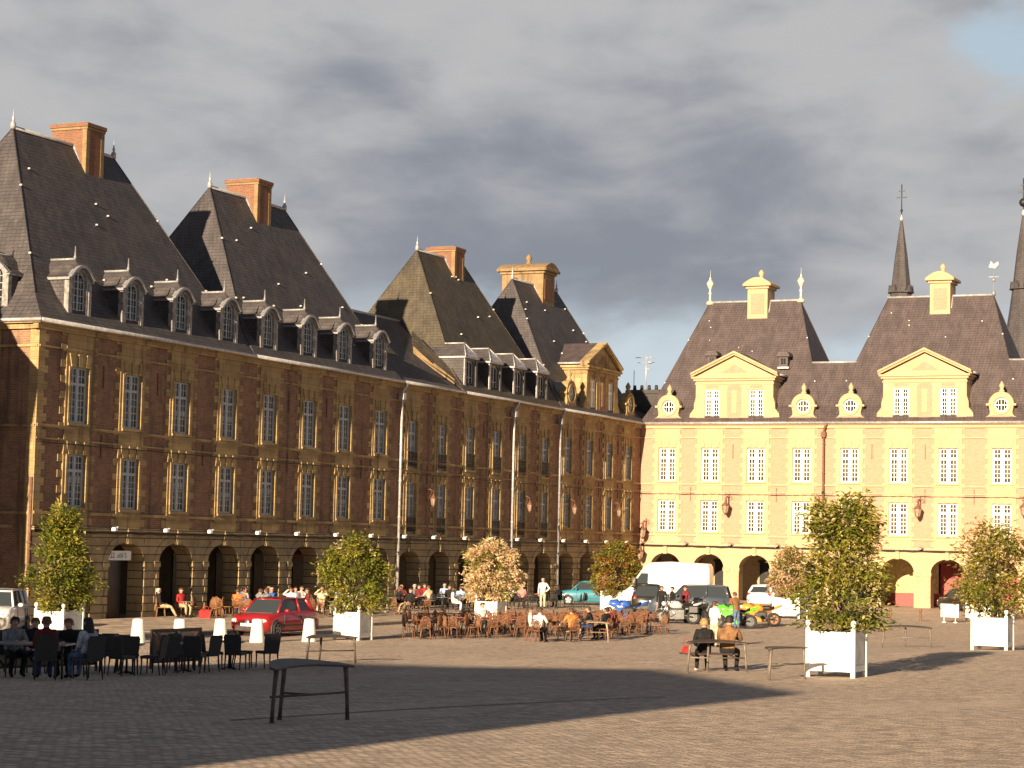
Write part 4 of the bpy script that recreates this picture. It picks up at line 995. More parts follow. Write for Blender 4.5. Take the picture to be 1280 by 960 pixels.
potted('white planter right of the red car', -37.65, 69.8, 'full rounded green tree in the planter right of the red car', 'potted_tree',
       [(.0, .5), (.3, 1.0), (.9, 1.22), (1.6, 1.2), (2.1, .9), (2.5, .45), (2.65, .15)], (150, 44, .15, GREEN, 21, .055, .16, 2), 1.1, 1.08)
potted('white planter behind the dark terrace at the far left', -43.0, 58.9, 'narrow conical green tree in the far left planter', 'potted_tree',
       [(.0, .45), (.3, .85), (.9, 1.12), (1.6, .95), (2.2, .65), (2.7, .4), (3.1, .12)], (150, 42, .15, GREEN, 33, .055, .15, 3), 1.2, 1.1)
potted('stained white planter under the cream blossom', -41.55, 90.6, 'rounded bush covered in cream blossom behind the wicker terrace', 'flowering_bush',
       [(-.05, .75), (.3, 1.05), (.9, 1.25), (1.6, 1.22), (2.2, 1.0), (2.55, .65), (2.75, .2)], (200, 40, .17, [('blossom_cream', 7), ('leaf_pink', .7), ('leaf_olive', .8), ('leaf_mid', 1.1), ('leaf_light', .8)], 41, .06, .12, 0), 1.15, 1.03)
potted('white planter under the orange-leaved bush', -43.0, 110.8, 'rounded bush with orange and olive leaves in front of the corner', 'potted_bush',
       [(-.05, .9), (.3, 1.25), (1.0, 1.38), (1.8, 1.32), (2.4, 1.1), (2.75, .6), (2.9, .2)], (210, 42, .17, [('leaf_orange', 2.6), ('leaf_olive', 3.6), ('leaf_mid', 2.2), ('leaf_pink', .9), ('leaf_dark', .8), ('leaf_light', 1.2)], 51, .06, .13, 0), 1.5, 1.0)
potted('white planter half hidden behind the big tree, beside the orange motorcycle', -33.2, 111.5, 'pale blossoming bush half hidden behind the big tree', 'flowering_bush',
       [(-.05, .7), (.4, 1.05), (1.1, 1.15), (1.8, .95), (2.3, .6), (2.6, .15)], (150, 40, .17, [('blossom_cream', 2.4), ('leaf_pink', 2), ('leaf_olive', 2), ('leaf_mid', 1.5)], 61, .06, .13, 0), 1.55, 1.15)
potted('white planter behind the small white board at the right', -24.0, 117.5, 'pinkish bush behind the small white board at the right', 'flowering_bush',
       [(-.05, .7), (.4, 1.1), (1.1, 1.2), (1.8, 1.0), (2.4, .6), (2.7, .15)], (140, 40, .17, [('blossom_cream', 1.4), ('leaf_pink', 2), ('leaf_olive', 2.6), ('leaf_mid', 2)], 71, .06, .13, 0), 1.5, 1.15)

# ------------------------------------------------------------------ crescent benches on three legs
def crescent_bench(label, x, y, ang, chord=1.45, mats=('brown_bench', 'bench_leg'), side=1, seat=False, tilt=-.12):
    root = thing('crescent_bench', label, 'bench', (x, y, terr(x, y)), ang, 'crescent benches in the square')
    z = .76; c = chord / 2
    n = 18; o_ = []; i_ = []
    for k_ in range(n + 1):
        u = -1.08 + 2.16 * k_ / n
        o_.append((u * c, side * (.45 * (1 - (u / 1.08) ** 2) + .04))); i_.append((u * c, side * (.17 * (1 - (u / 1.08) ** 2) - .08)))
    out = o_ + i_[::-1]
    t_ = MB(); ZT = lambda v: z - .03 + side * v * -tilt; MP = lambda u, v, d: (u, v, ZT(v) + d)
    t_.prism(out, MP, -.014, .012, 0)
    rim = o_ + i_[::-1] + [o_[0]]
    t_.tube([(u, v, ZT(v) - .003) for u, v in rim], .016, 6, 0, True, False)
    t_.build('top', mats[0], root)
    base = terr(x, y)
    ca, sa = math.cos(ang), math.sin(ang)
    feet = ((-c, 0), (c, 0), (-.08, side * .44))
    for fx, fy in feet:
        zg = terr(x + fx * ca - fy * sa, y + fx * sa + fy * ca) - base
        l_ = MB(); ox, oy = fx * .06, fy * .10
        l_.tube([(fx + ox, fy + oy, zg), (fx + ox * .7, fy + oy * .6, zg + .25), (fx, fy, .55), (fx - ox * .5, fy - oy * .3, ZT(fy) - .01)], [.028, .027, .033, .038], 8)
        l_.lathe([(.04, 0), (.035, .02)], 8, (fx + ox, fy + oy, zg))
        l_.build('leg', mats[1], root)
    r_ = MB(); r_.tube([(-c * 1.12, 0, .36), (c * 1.02, 0, .36)], .018, 6); r_.tube([(-.08, side * .45, .36), (-.06, 0, .36)], .018, 6)
    r_.build('rail', mats[1], root)
    if seat:
        s_ = MB(); s_.bbox(-c, c, .62 * side - .17, .62 * side + .17, .41, .45, 0)
        s_.tube([(-c * .7, .0, .36), (-c * .7, .5 * side, .41)], .02, 6); s_.tube([(c * .7, .0, .36), (c * .7, .5 * side, .41)], .02, 6); s_.build('seat', mats[0], root)
    return root
RX, RY = .9125, .4083
def camang(lat, dep): return math.atan2(lat * RY + dep * RX, lat * RX - dep * RY)
crescent_bench('dark brown crescent bench alone in the shaded foreground', -14.1, 25.0, camang(.6, .8), 1.42, ('brown_bench', 'brown_bench'), 1, tilt=-.16)
crescent_bench('dark crescent bench at the edge of the shadow, below the red car', -28.55, 51.7, camang(.8, .6), 1.5, ('brown_bench', 'brown_bench'), 1)
crescent_bench('crescent bench with two people sitting against it', -16.75, 50.05, camang(.97, .25), 1.46, ('brown_bench', 'bench_leg'), 1, True)
crescent_bench('small brown crescent bench in front of the big white planter', -13.95, 46.7, camang(.7, .71), 1.25, ('brown_bench', 'bench_leg'), 1, tilt=-.02)
crescent_bench('grey crescent bench right of the big tree, near the reddish bollards', -18.3, 76.3, camang(.96, -.25), 1.66, ('brown_bench', 'bench_leg'), 1)
crescent_bench('pale wooden bench among the wicker chairs', -30.9, 76.0, camang(1, .02), 1.85, ('wood_bench', 'wood_bench'), 1)
# ------------------------------------------------------------------ bollards, signs
bm = MB(); bm.lathe([(.27, 0), (.265, .05), (.19, .80), (.17, .83), (.05, .845)], 16)
CB = bm.mesh('conical_bollard', ['white_paint'])
for (x, y), lab in zip(((-40.91, 60.49), (-40.05, 61.74), (-39.63, 63.68), (-38.82, 64.83), (-37.98, 67.07)),
                       ('white conical bollard, leftmost of the row', 'white conical bollard, second of the row from the left', 'white conical bollard behind the end of the brown screen', 'white conical bollard in front of the red car bonnet', 'white conical bollard rising behind the dark crescent bench')):
    tag(inst('conical_bollard', CB, None, (x, y, terr(x, y) - .01)), lab, 'bollard', 'white conical bollards')
bm = MB(); bm.lathe([(.10, 0), (.09, .04), (.06, .08), (.06, .5), (.085, .54), (.085, .6), (.05, .66)], 10)
RB = bm.mesh('bollard', ['rust_iron'])
for (x, y), lab in zip(((-41.04, 84.22), (-28.37, 114.43), (-26.6, 114.0), (-25.6, 118.07)),
                       ('short rusty bollard by the kerb right of the rounded green tree', 'short rusty bollard left of the yellow arch pier', 'short rusty bollard in front of the yellow arch pier', 'short rusty bollard beside the small white board')):
    tag(inst('bollard', RB, None, (x, y, gz(x, y) - .005)), lab, 'bollard', 'short rusty bollards')
for (x, y, w_, lab) in ((-24.9, 113.5, .95, 'blank cream board on white legs in front of the pinkish bush'),):
    root = thing('sign_board', lab, 'sign', (x, y, terr(x, y)), R(8)); m = MB(); m.bbox(-w_ / 2, w_ / 2, -.03, .03, .3, 1.0, 0, .01); m.build('board', 'white_paint', root)
    for sx in (-1, 1):
        m = MB(); m.tube([(sx * .3, -.05, .0), (sx * .3, 0, .34)], .025, 6); m.bbox(sx * .3 - .1, sx * .3 + .1, -.12, .12, 0, .05, 0); m.build('foot', 'white_paint', root)

# ------------------------------------------------------------------ people
HEADZ = {}
def make_body(key, J, RAD, LIMBS, hands, head, hood=False):
    """one continuous skinned body. J: joint -> xyz, LIMBS: (a, b, region)"""
    names = list(J); idx = {n: i for i, n in enumerate(names)}
    me = bpy.data.meshes.new('b'); me.from_pydata([J[n] for n in names], [(idx[a], idx[b_]) for a, b_, _ in LIMBS], [])
    o = bpy.data.objects.new('b', me); C.objects.link(o)
    o.modifiers.new('s', 'SKIN'); sk = me.skin_vertices[0].data
    for n in names:
        r_ = RAD[n]; sk[idx[n]].radius = r_ if isinstance(r_, tuple) else (r_, r_); sk[idx[n]].use_root = (n == 'pelvis')
    sb = o.modifiers.new('u', 'SUBSURF'); sb.levels = 1; sb.render_levels = 1
    bpy.context.view_layer.update()
    ev = o.evaluated_get(bpy.context.evaluated_depsgraph_get()); m2 = ev.to_mesh()
    V = [v.co.copy() for v in m2.vertices]; Fc = [list(p_.vertices) for p_ in m2.polygons]; cen = [p_.center.copy() for p_ in m2.polygons]
    ev.to_mesh_clear(); bpy.data.objects.remove(o)
    seg = [(Vector(J[a]), Vector(J[b_]), rg, (RAD[a][0] if isinstance(RAD[a], tuple) else RAD[a]), (RAD[b_][0] if isinstance(RAD[b_], tuple) else RAD[b_])) for a, b_, rg in LIMBS]
    MI = []
    for c_ in cen:
        best = (1e9, 0)
        for a, b_, rg, ra, rb in seg:
            d_ = b_ - a; q = max(0, min(1, (c_ - a).dot(d_) / max(d_.length_squared, 1e-9)))
            dist = (c_ - a - d_ * q).length / (ra + (rb - ra) * q)
            if dist < best[0]: best = (dist, rg)
        MI.append(best[1])
    mb = MB(); mb.v = [tuple(v) for v in V]; mb.f = Fc; mb.m = MI; mb.s = [True] * len(Fc)
    for h, f in hands:                                              # palm and five fingers
        h = Vector(h); f = Vector(f).normalized(); sdv = f.cross(Vector((0, 0, 1)))
        sdv = sdv.normalized() if sdv.length > .1 else Vector((1, 0, 0)); up = sdv.cross(f)
        for k_, (off, ln) in enumerate(((-.03, .062), (-.01, .075), (.01, .07), (.028, .055))):
            b0_ = h + sdv * off + f * .03
            mb.tube([b0_, b0_ + f * ln * .55 - up * .006, b0_ + f * ln - up * .03], [.0095, .009, .007], 5, 2)
        mb.tube([h - sdv * .03, h - sdv * .055 + f * .03, h - sdv * .06 + f * .06], [.012, .0105, .008], 5, 2)
    hd, fw = Vector(head[0]), Vector(head[1]).normalized(); sd_ = fw.cross(Vector((0, 0, 1))).normalized(); up = sd_.cross(fw)
    L_ = lambda a, b_, c_: hd + sd_ * a + fw * b_ + up * c_
    mb.add([L_(-.016, .092, -.018), L_(.016, .092, -.018), L_(0, .125, -.02), L_(0, .095, .03)], [(0, 1, 2), (0, 2, 3), (2, 1, 3)], 2)
    for s_ in (-1, 1):
        mb.ball(L_(s_ * .035, .088, .022), .013, 6, 4); mb.ball(L_(s_ * .098, -.005, 0), .024, 6, 2, (.5, 1, 1.3))
    mb.add([L_(-.024, .097, -.05), L_(.024, .097, -.05), L_(.018, .1, -.062), L_(-.018, .1, -.062)], [(0, 1, 2, 3)], 5)
    HEADZ[key] = (hd, fw)
    return mb.mesh('person', ['cloth_grey', 'cloth_navy', 'skin', 'cloth_black', 'hair_black', 'paint_maroon'])
def pose(key, kind, arms, lean=0.0, legs='front', turn=0.0, female=False):
    """kind: stand / sit; arms: lap, table, shade, down, hip, phone; returns mesh"""
    pz = .93 if kind == 'stand' else .52
    sw = .17 if female else .195
    def T(h, y=0): return (0, y + lean * h, pz + h)
    J = dict(pelvis=(0, 0, pz), belly=T(.17), chest=T(.36), neckb=T(.51), neck=T(.555), jaw=T(.60, .012), head=T(.665, .01), crown=T(.74, 0))
    RAD = dict(pelvis=(.165, .125), belly=(.15, .11), chest=(.175, .12), neckb=(.085, .08), neck=.058, jaw=.078, head=(.092, .105), crown=.07)
    LB = [('pelvis', 'belly', 0), ('belly', 'chest', 0), ('chest', 'neckb', 0), ('neckb', 'neck', 2), ('neck', 'jaw', 2), ('jaw', 'head', 2), ('head', 'crown', 2)]
    hands = []
    for s_, side in ((-1, 'l'), (1, 'r')):
        sh = Vector((s_ * sw, lean * .46, pz + .455))
        am = arms if isinstance(arms, str) else arms[0 if s_ < 0 else 1]
        if am == 'lap': el, wr, hf = Vector((s_ * (sw + .06), sh.y + .03, sh.z - .27)), Vector((s_ * .10, sh.y + .25, sh.z - .36)), (-s_ * .3, .8, -.1)
        elif am == 'table': el, wr, hf = Vector((s_ * (sw + .07), sh.y + .14, sh.z - .22)), Vector((s_ * .09, sh.y + .36, sh.z - .19)), (-s_ * .6, .6, 0)
        elif am == 'shade': el, wr, hf = Vector((s_ * (sw + .16), sh.y + .14, sh.z - .02)), Vector((s_ * .10, sh.y + .17, sh.z + .21)), (-s_ * .9, 0, .2)
        elif am == 'hip': el, wr, hf = Vector((s_ * (sw + .17), sh.y - .05, sh.z - .25)), Vector((s_ * .17, sh.y + .06, sh.z - .42)), (-s_ * .5, .5, -.3)
        elif am == 'phone': el, wr, hf = Vector((s_ * (sw + .05), sh.y + .05, sh.z - .27)), Vector((s_ * .06, sh.y + .27, sh.z - .16)), (-s_ * .3, .5, .6)
        else: el, wr, hf = Vector((s_ * (sw + .045), sh.y - .02, sh.z - .29)), Vector((s_ * (sw + .05), sh.y + .04, sh.z - .54)), (0, .1, -1)
        hd = wr + Vector(hf).normalized() * .06
        for nm, p_, r_ in (('sh', sh, .075), ('el', el, .05), ('wr', wr, .036), ('hand', hd, (.042, .026))): J[nm + side] = tuple(p_); RAD[nm + side] = r_
        LB += [('neckb' if False else 'chest', 'sh' + side, 0), ('sh' + side, 'el' + side, 0), ('el' + side, 'wr' + side, 0), ('wr' + side, 'hand' + side, 2)]
        hands.append((tuple(hd), hf))
        if kind == 'stand':
            st = .0 if legs == 'front' else s_ * .14
            pts = [('hip', (s_ * .09, 0, pz - .06), .115), ('knee', (s_ * .10, st * .6 + .02, .50), .07), ('ank', (s_ * .10, st - .02, .09), .048), ('toe', (s_ * .125, st + .15, .04), .038)]
        else:
            ky = .44; ay = {'front': .42, 'out': .68, 'tuck': .28}[legs]
            pts = [('hip', (s_ * .09, .05, pz - .01), .11), ('knee', (s_ * (.11 if female else .15), ky, .50), .072), ('ank', (s_ * .12, ay, .09), .047), ('toe', (s_ * .14, ay + .17, .04), .037)]
        for nm, p_, r_ in pts: J[nm + side] = p_; RAD[nm + side] = r_
        LB += [('pelvis', 'hip' + side, 1), ('hip' + side, 'knee' + side, 1), ('knee' + side, 'ank' + side, 1), ('ank' + side, 'toe' + side, 3)]
    ft = Vector((math.sin(turn), math.cos(turn), 0))
    return make_body(key, J, RAD, LB, hands, (J['head'], ft))
POSES = {}
for key, kw in dict(lap=dict(kind='sit', arms='lap', lean=-.10), table=dict(kind='sit', arms='table', lean=.18, legs='tuck'), shade=dict(kind='sit', arms=('table', 'shade'), lean=.0), both=dict(kind='sit', arms='shade', lean=-.05),
                    out=dict(kind='sit', arms='lap', lean=-.2, legs='out'), fwd=dict(kind='sit', arms='table', lean=.3), flap=dict(kind='sit', arms='lap', lean=.02, female=True), ftable=dict(kind='sit', arms='table', lean=.12, female=True),
                    stand=dict(kind='stand', arms='down'), walk=dict(kind='stand', arms='down', legs='walk'), hip=dict(kind='stand', arms=('hip', 'down')), fstand=dict(kind='stand', arms='lap', female=True), bend=dict(kind='stand', arms='table', lean=.22)).items():
    POSES[key] = pose(key, **kw)
HAIR = {}
def hair_mesh(key, style):
    if (key, style) in HAIR: return HAIR[(key, style)]
    hd, fw = HEADZ[key]; m = MB(); n = 12
    top = {'short': 1.0, 'bald': 1.0, 'long': 1.08, 'cap': 1.1, 'helmet': 1.3}[style]
    rows = 7; vs = []
    for i in range(rows):
        a = math.pi * .5 * i / (rows - 1)
        for j in range(n):
            b_ = 2 * math.pi * j / n
            fr = -math.cos(b_)                                       # -1 towards the face
            low = {'short': -.045, 'bald': -.02, 'long': -.20, 'cap': .02, 'helmet': -.09}[style]
            dz = low if fr > -.35 else (.05 if style != 'helmet' else .0)
            if style == 'bald': dz = -.03 if fr > -.1 else .08
            z = dz + (.118 * top - dz) * math.sin(a)
            k_ = math.cos(a) ** .6 if i < rows - 1 else .02
            r1 = .106 * top * (1 + (.12 if style == 'long' and z < -.05 else 0)); r2 = .122 * top
            x = r1 * k_ * math.sin(b_); y = r2 * k_ * math.cos(b_) - .012
            vs.append((hd.x + x, hd.y + y, hd.z + z))
    m.add(vs, [[i * n + j, i * n + (j + 1) % n, (i + 1) * n + (j + 1) % n, (i + 1) * n + j] for i in range(rows - 1) for j in range(n)], 0, True)
    HAIR[(key, style)] = m.mesh('hair', ['hair_brown']); return HAIR[(key, style)]
def person(pz, x, y, dx, dy, top, leg, hair, label, hstyle='short', shoe='cloth_black', z=None, group=None, sc=1.0):
    me = POSES[pz]
    o = inst('person', me, None, (x, y, (gz(x, y) if z is None else z)), face(dx, dy)); o.scale = (sc, sc, sc)
    for i, mt in enumerate(('cloth_' + top, 'cloth_' + leg, 'skin', shoe)):
        o.material_slots[i].link = 'OBJECT'; o.material_slots[i].material = M[mt]
    tag(o, label, 'person', group)
    if hair:
        h = inst('hair' if hstyle in ('short', 'long', 'bald') else hstyle, hair_mesh(pz, hstyle), o)
        h.material_slots[0].link = 'OBJECT'; h.material_slots[0].material = M[hair]
    return o

# ------------------------------------------------------------------ chairs and tables
def wicker_proto(mat, name='wicker_chair'):
    root = thing(name, 'x', 'chair', (0, 0, 0))
    s_ = MB(); n = 14; s_.lathe([(.17, .0), (.205, .012), (.20, .03), (.16, .036)], n, (0, 0, .43)); s_.build('seat', mat, root)
    b_ = MB(); hoop = [(.20 * math.cos(a), -.20 + .02 * math.sin(a) - (.07 if False else 0), .45 + .43 * math.sin(a) ** .7) for a in [math.pi * i / 10 for i in range(11)]]
    hoop = [(x, y - .10 * (z - .45), z) for x, y, z in hoop]
    b_.tube(hoop, .016, 5)
    V = []; 
    for i in range(1, 10):
        x, y, z = hoop[i]
        b_.tube([(x * .8, -.17, .46), (x * .9, y + .01, z - .02)], .014, 4)
    b_.tube([(-.19, -.205, .6), (0, -.25, .6), (.19, -.205, .6)], .009, 4); b_.tube([(-.18, -.215, .72), (0, -.262, .72), (.18, -.215, .72)], .009, 4)
    b_.build('backrest', mat, root)
    for sx, sy in ((-1, 1), (1, 1), (-1, -1), (1, -1)):
        l_ = MB(); l_.tube([(sx * .20, sy * .20, 0), (sx * .16, sy * .15, .44)], .015, 5); l_.build('leg', mat, root)
    return root
def dark_chair_proto():
    root = thing('dark_chair', 'x', 'chair', (0, 0, 0))
    s_ = MB(); s_.bbox(-.23, .23, -.23, .24, .40, .47, 0, .02); s_.build('seat', 'dark_wicker', root)
    b_ = MB(); MP = lambda u, v, d: (u, -.21 - (v - .45) * .16 + d, v)
    b_.prism([(-.215, .44), (-.235, .86), (-.20, .93), (.20, .93), (.235, .86), (.215, .44)], MP, -.035, .0, 0); b_.build('backrest', 'dark_wicker', root)
    for sx, sy in ((-1, 1), (1, 1), (-1, -1), (1, -1)):
        l_ = MB(); l_.tube([(sx * .205, sy * (.21 if sy > 0 else .26), .012), (sx * .20, sy * .20, .42)], [.015, .022], 6); l_.lathe([(.018, 0), (.018, .014)], 6, (sx * .205, sy * (.21 if sy > 0 else .26), 0), 1)
        l_.build('leg', ['dark_wicker', 'sign_white'], root)
    return root
def table_proto(name, top, r=.34, square=False, h=.73):
    root = thing(name, 'x', 'table', (0, 0, 0))
    t_ = MB()
    if square: t_.bbox(-r, r, -r, r, h - .03, h, 0, .012)
    else: t_.lathe([(r - .02, 0), (r, .008), (r, .025), (r - .015, .03)], 18, (0, 0, h - .03))
    t_.build('top', top, root)
    p_ = MB(); p_.lathe([(.03, .02), (.025, h - .03)], 8); p_.build('stem', 'dark_iron', root)
    f_ = MB()
    for k_ in range(4): 
        a = math.pi / 4 + k_ * math.pi / 2; f_.tube([(0, 0, .07), (.24 * math.cos(a), .24 * math.sin(a), .015)], [.022, .015], 5)
    f_.build('foot', 'dark_iron', root); return root
PROTO = {}
def place(kind, x, y, ang, label, group, z=None):
    if kind not in PROTO:
        PROTO[kind] = {'wick': lambda: wicker_proto('wicker'), 'honey': lambda: wicker_proto('honey_wicker'), 'darkw': lambda: wicker_proto('dark_wicker'), 'dark': dark_chair_proto,
                       'rtab': lambda: table_proto('round_table', 'red_top'), 'gtab': lambda: table_proto('round_table', 'table_top'), 'sqtab': lambda: table_proto('square_table', 'table_top', .38, True)}[kind]()
        o = PROTO[kind]; o['label'] = label; o['group'] = group; o.location = (x, y, gz(x, y) if z is None else z); o.rotation_euler = (0, 0, ang); return o
    return dup(PROTO[kind], (x, y, gz(x, y) if z is None else z), ang, label, group)

# the wicker terrace in the middle of the square: tables in rows, chairs round them
r_ = random.Random(4)
A0 = Vector((-36.1, 72.9)); AU = Vector((5.3, 11.6)); BV = Vector((-3.0, 5.2))
GW = 'wicker chairs of the terrace in the middle of the square'; GT = 'round tables of the terrace in the middle of the square'
people_front = [(-31.55, 72.9), (-31.0, 74.0), (-30.0, 73.9), (-29.6, 73.4)]
blocked = [(-41.55, 90.6, 1.0), (-30.9, 76.2, .75), (-30.35, 76.2, .75), (-31.5, 76.2, .75), (-37.65, 69.8, 1.0)]
taken = []
ROWN = ['front', 'second', 'third', 'back']
for row in range(4):
    for i in range(9):
        c_ = A0 + AU * ((i + .35 * (row % 2)) / 8.4) + BV * (row / 2.6) + Vector((r_.uniform(-.15, .15), r_.uniform(-.15, .15)))
        if any((c_.x - bx) ** 2 + (c_.y - by) ** 2 < br * br for bx, by, br in blocked): continue
        if c_.x < KERB_X + .6: continue
        place('rtab', c_.x, c_.y, r_.uniform(0, 1.5), 'round red-topped bistro table, %s from the left in the %s row of the wicker terrace' % (ORD[i], ROWN[row]), GT)
        a0 = r_.uniform(0, 6.28)
        for k_ in range(3):
            a = a0 + k_ * 2.1 + r_.uniform(-.2, .2); x, y = c_.x + .62 * math.cos(a), c_.y + .62 * math.sin(a)
            if any((x - q[0]) ** 2 + (y - q[1]) ** 2 < .16 for q in taken): continue
            if any((x - bx) ** 2 + (y - by) ** 2 < br * br * .8 for bx, by, br in blocked): continue
            taken.append((x, y))
            place('wick', x, y, face(-math.cos(a), -math.sin(a)) + r_.uniform(-.3, .3), 'red-brown wicker chair, %s at %s table of %s row' % (ORD[k_], ORD[i], ROWN[row]), GW)
def sitter(pz, x, y, dx, dy, top, leg, hair, label, chair='wick', clab=None, group=None, hstyle='short', ch_group=None, **kw):
    person(pz, x, y, dx, dy, top, leg, hair, label, hstyle, group=group, **kw)
    if chair: place(chair, x, y + 0.0, face(dx, dy), clab or ('chair under the ' + label), ch_group or 'occupied cafe chairs')
GF = 'people on the wicker terrace'
sitter('lap', -32.3, 74.2, .9, .3, 'white', 'black', 'hair_brown', 'man in a pale shirt seated sideways at the front of the wicker terrace', group=GF, clab='wicker chair under the man in the pale shirt')
sitter('fwd', -31.75, 73.5, .1, 1, 'white', 'black', 'hair_brown', 'person in a black and white jacket seen from behind on the wicker terrace', group=GF, clab='wicker chair under the black and white jacket')
sitter('table', -30.9, 74.9, -.6, .5, 'orange', 'black', 'hair_brown', 'person in an orange top at the wicker terrace', group=GF, clab='wicker chair under the person in orange')
sitter('fwd', -31.3, 78.0, -.8, -.2, 'black', 'navy', 'hair_brown', 'leaning person in black behind the pale wooden bench, leftmost of the three there', group=GF, clab='wicker chair behind the pale bench, under the leaning person')
sitter('table', -30.75, 78.6, -.5, -.7, 'maroon', 'navy', 'hair_ginger', 'red-haired person in maroon between two dark figures behind the pale bench', group=GF, clab='wicker chair under the red-haired person')
sitter('lap', -30.5, 77.3, -.9, .25, 'black', 'black', 'hair_black', 'broad-backed man in a black jacket at the right end of the pale bench', group=GF, clab='wicker chair under the broad-backed man')
sitter('flap', -36.3, 78.3, .8, -.3, 'white', 'black', 'hair_brown', 'woman in white and black below the cream blossom bush', group=GF, clab='wicker chair under the woman below the blossom bush')
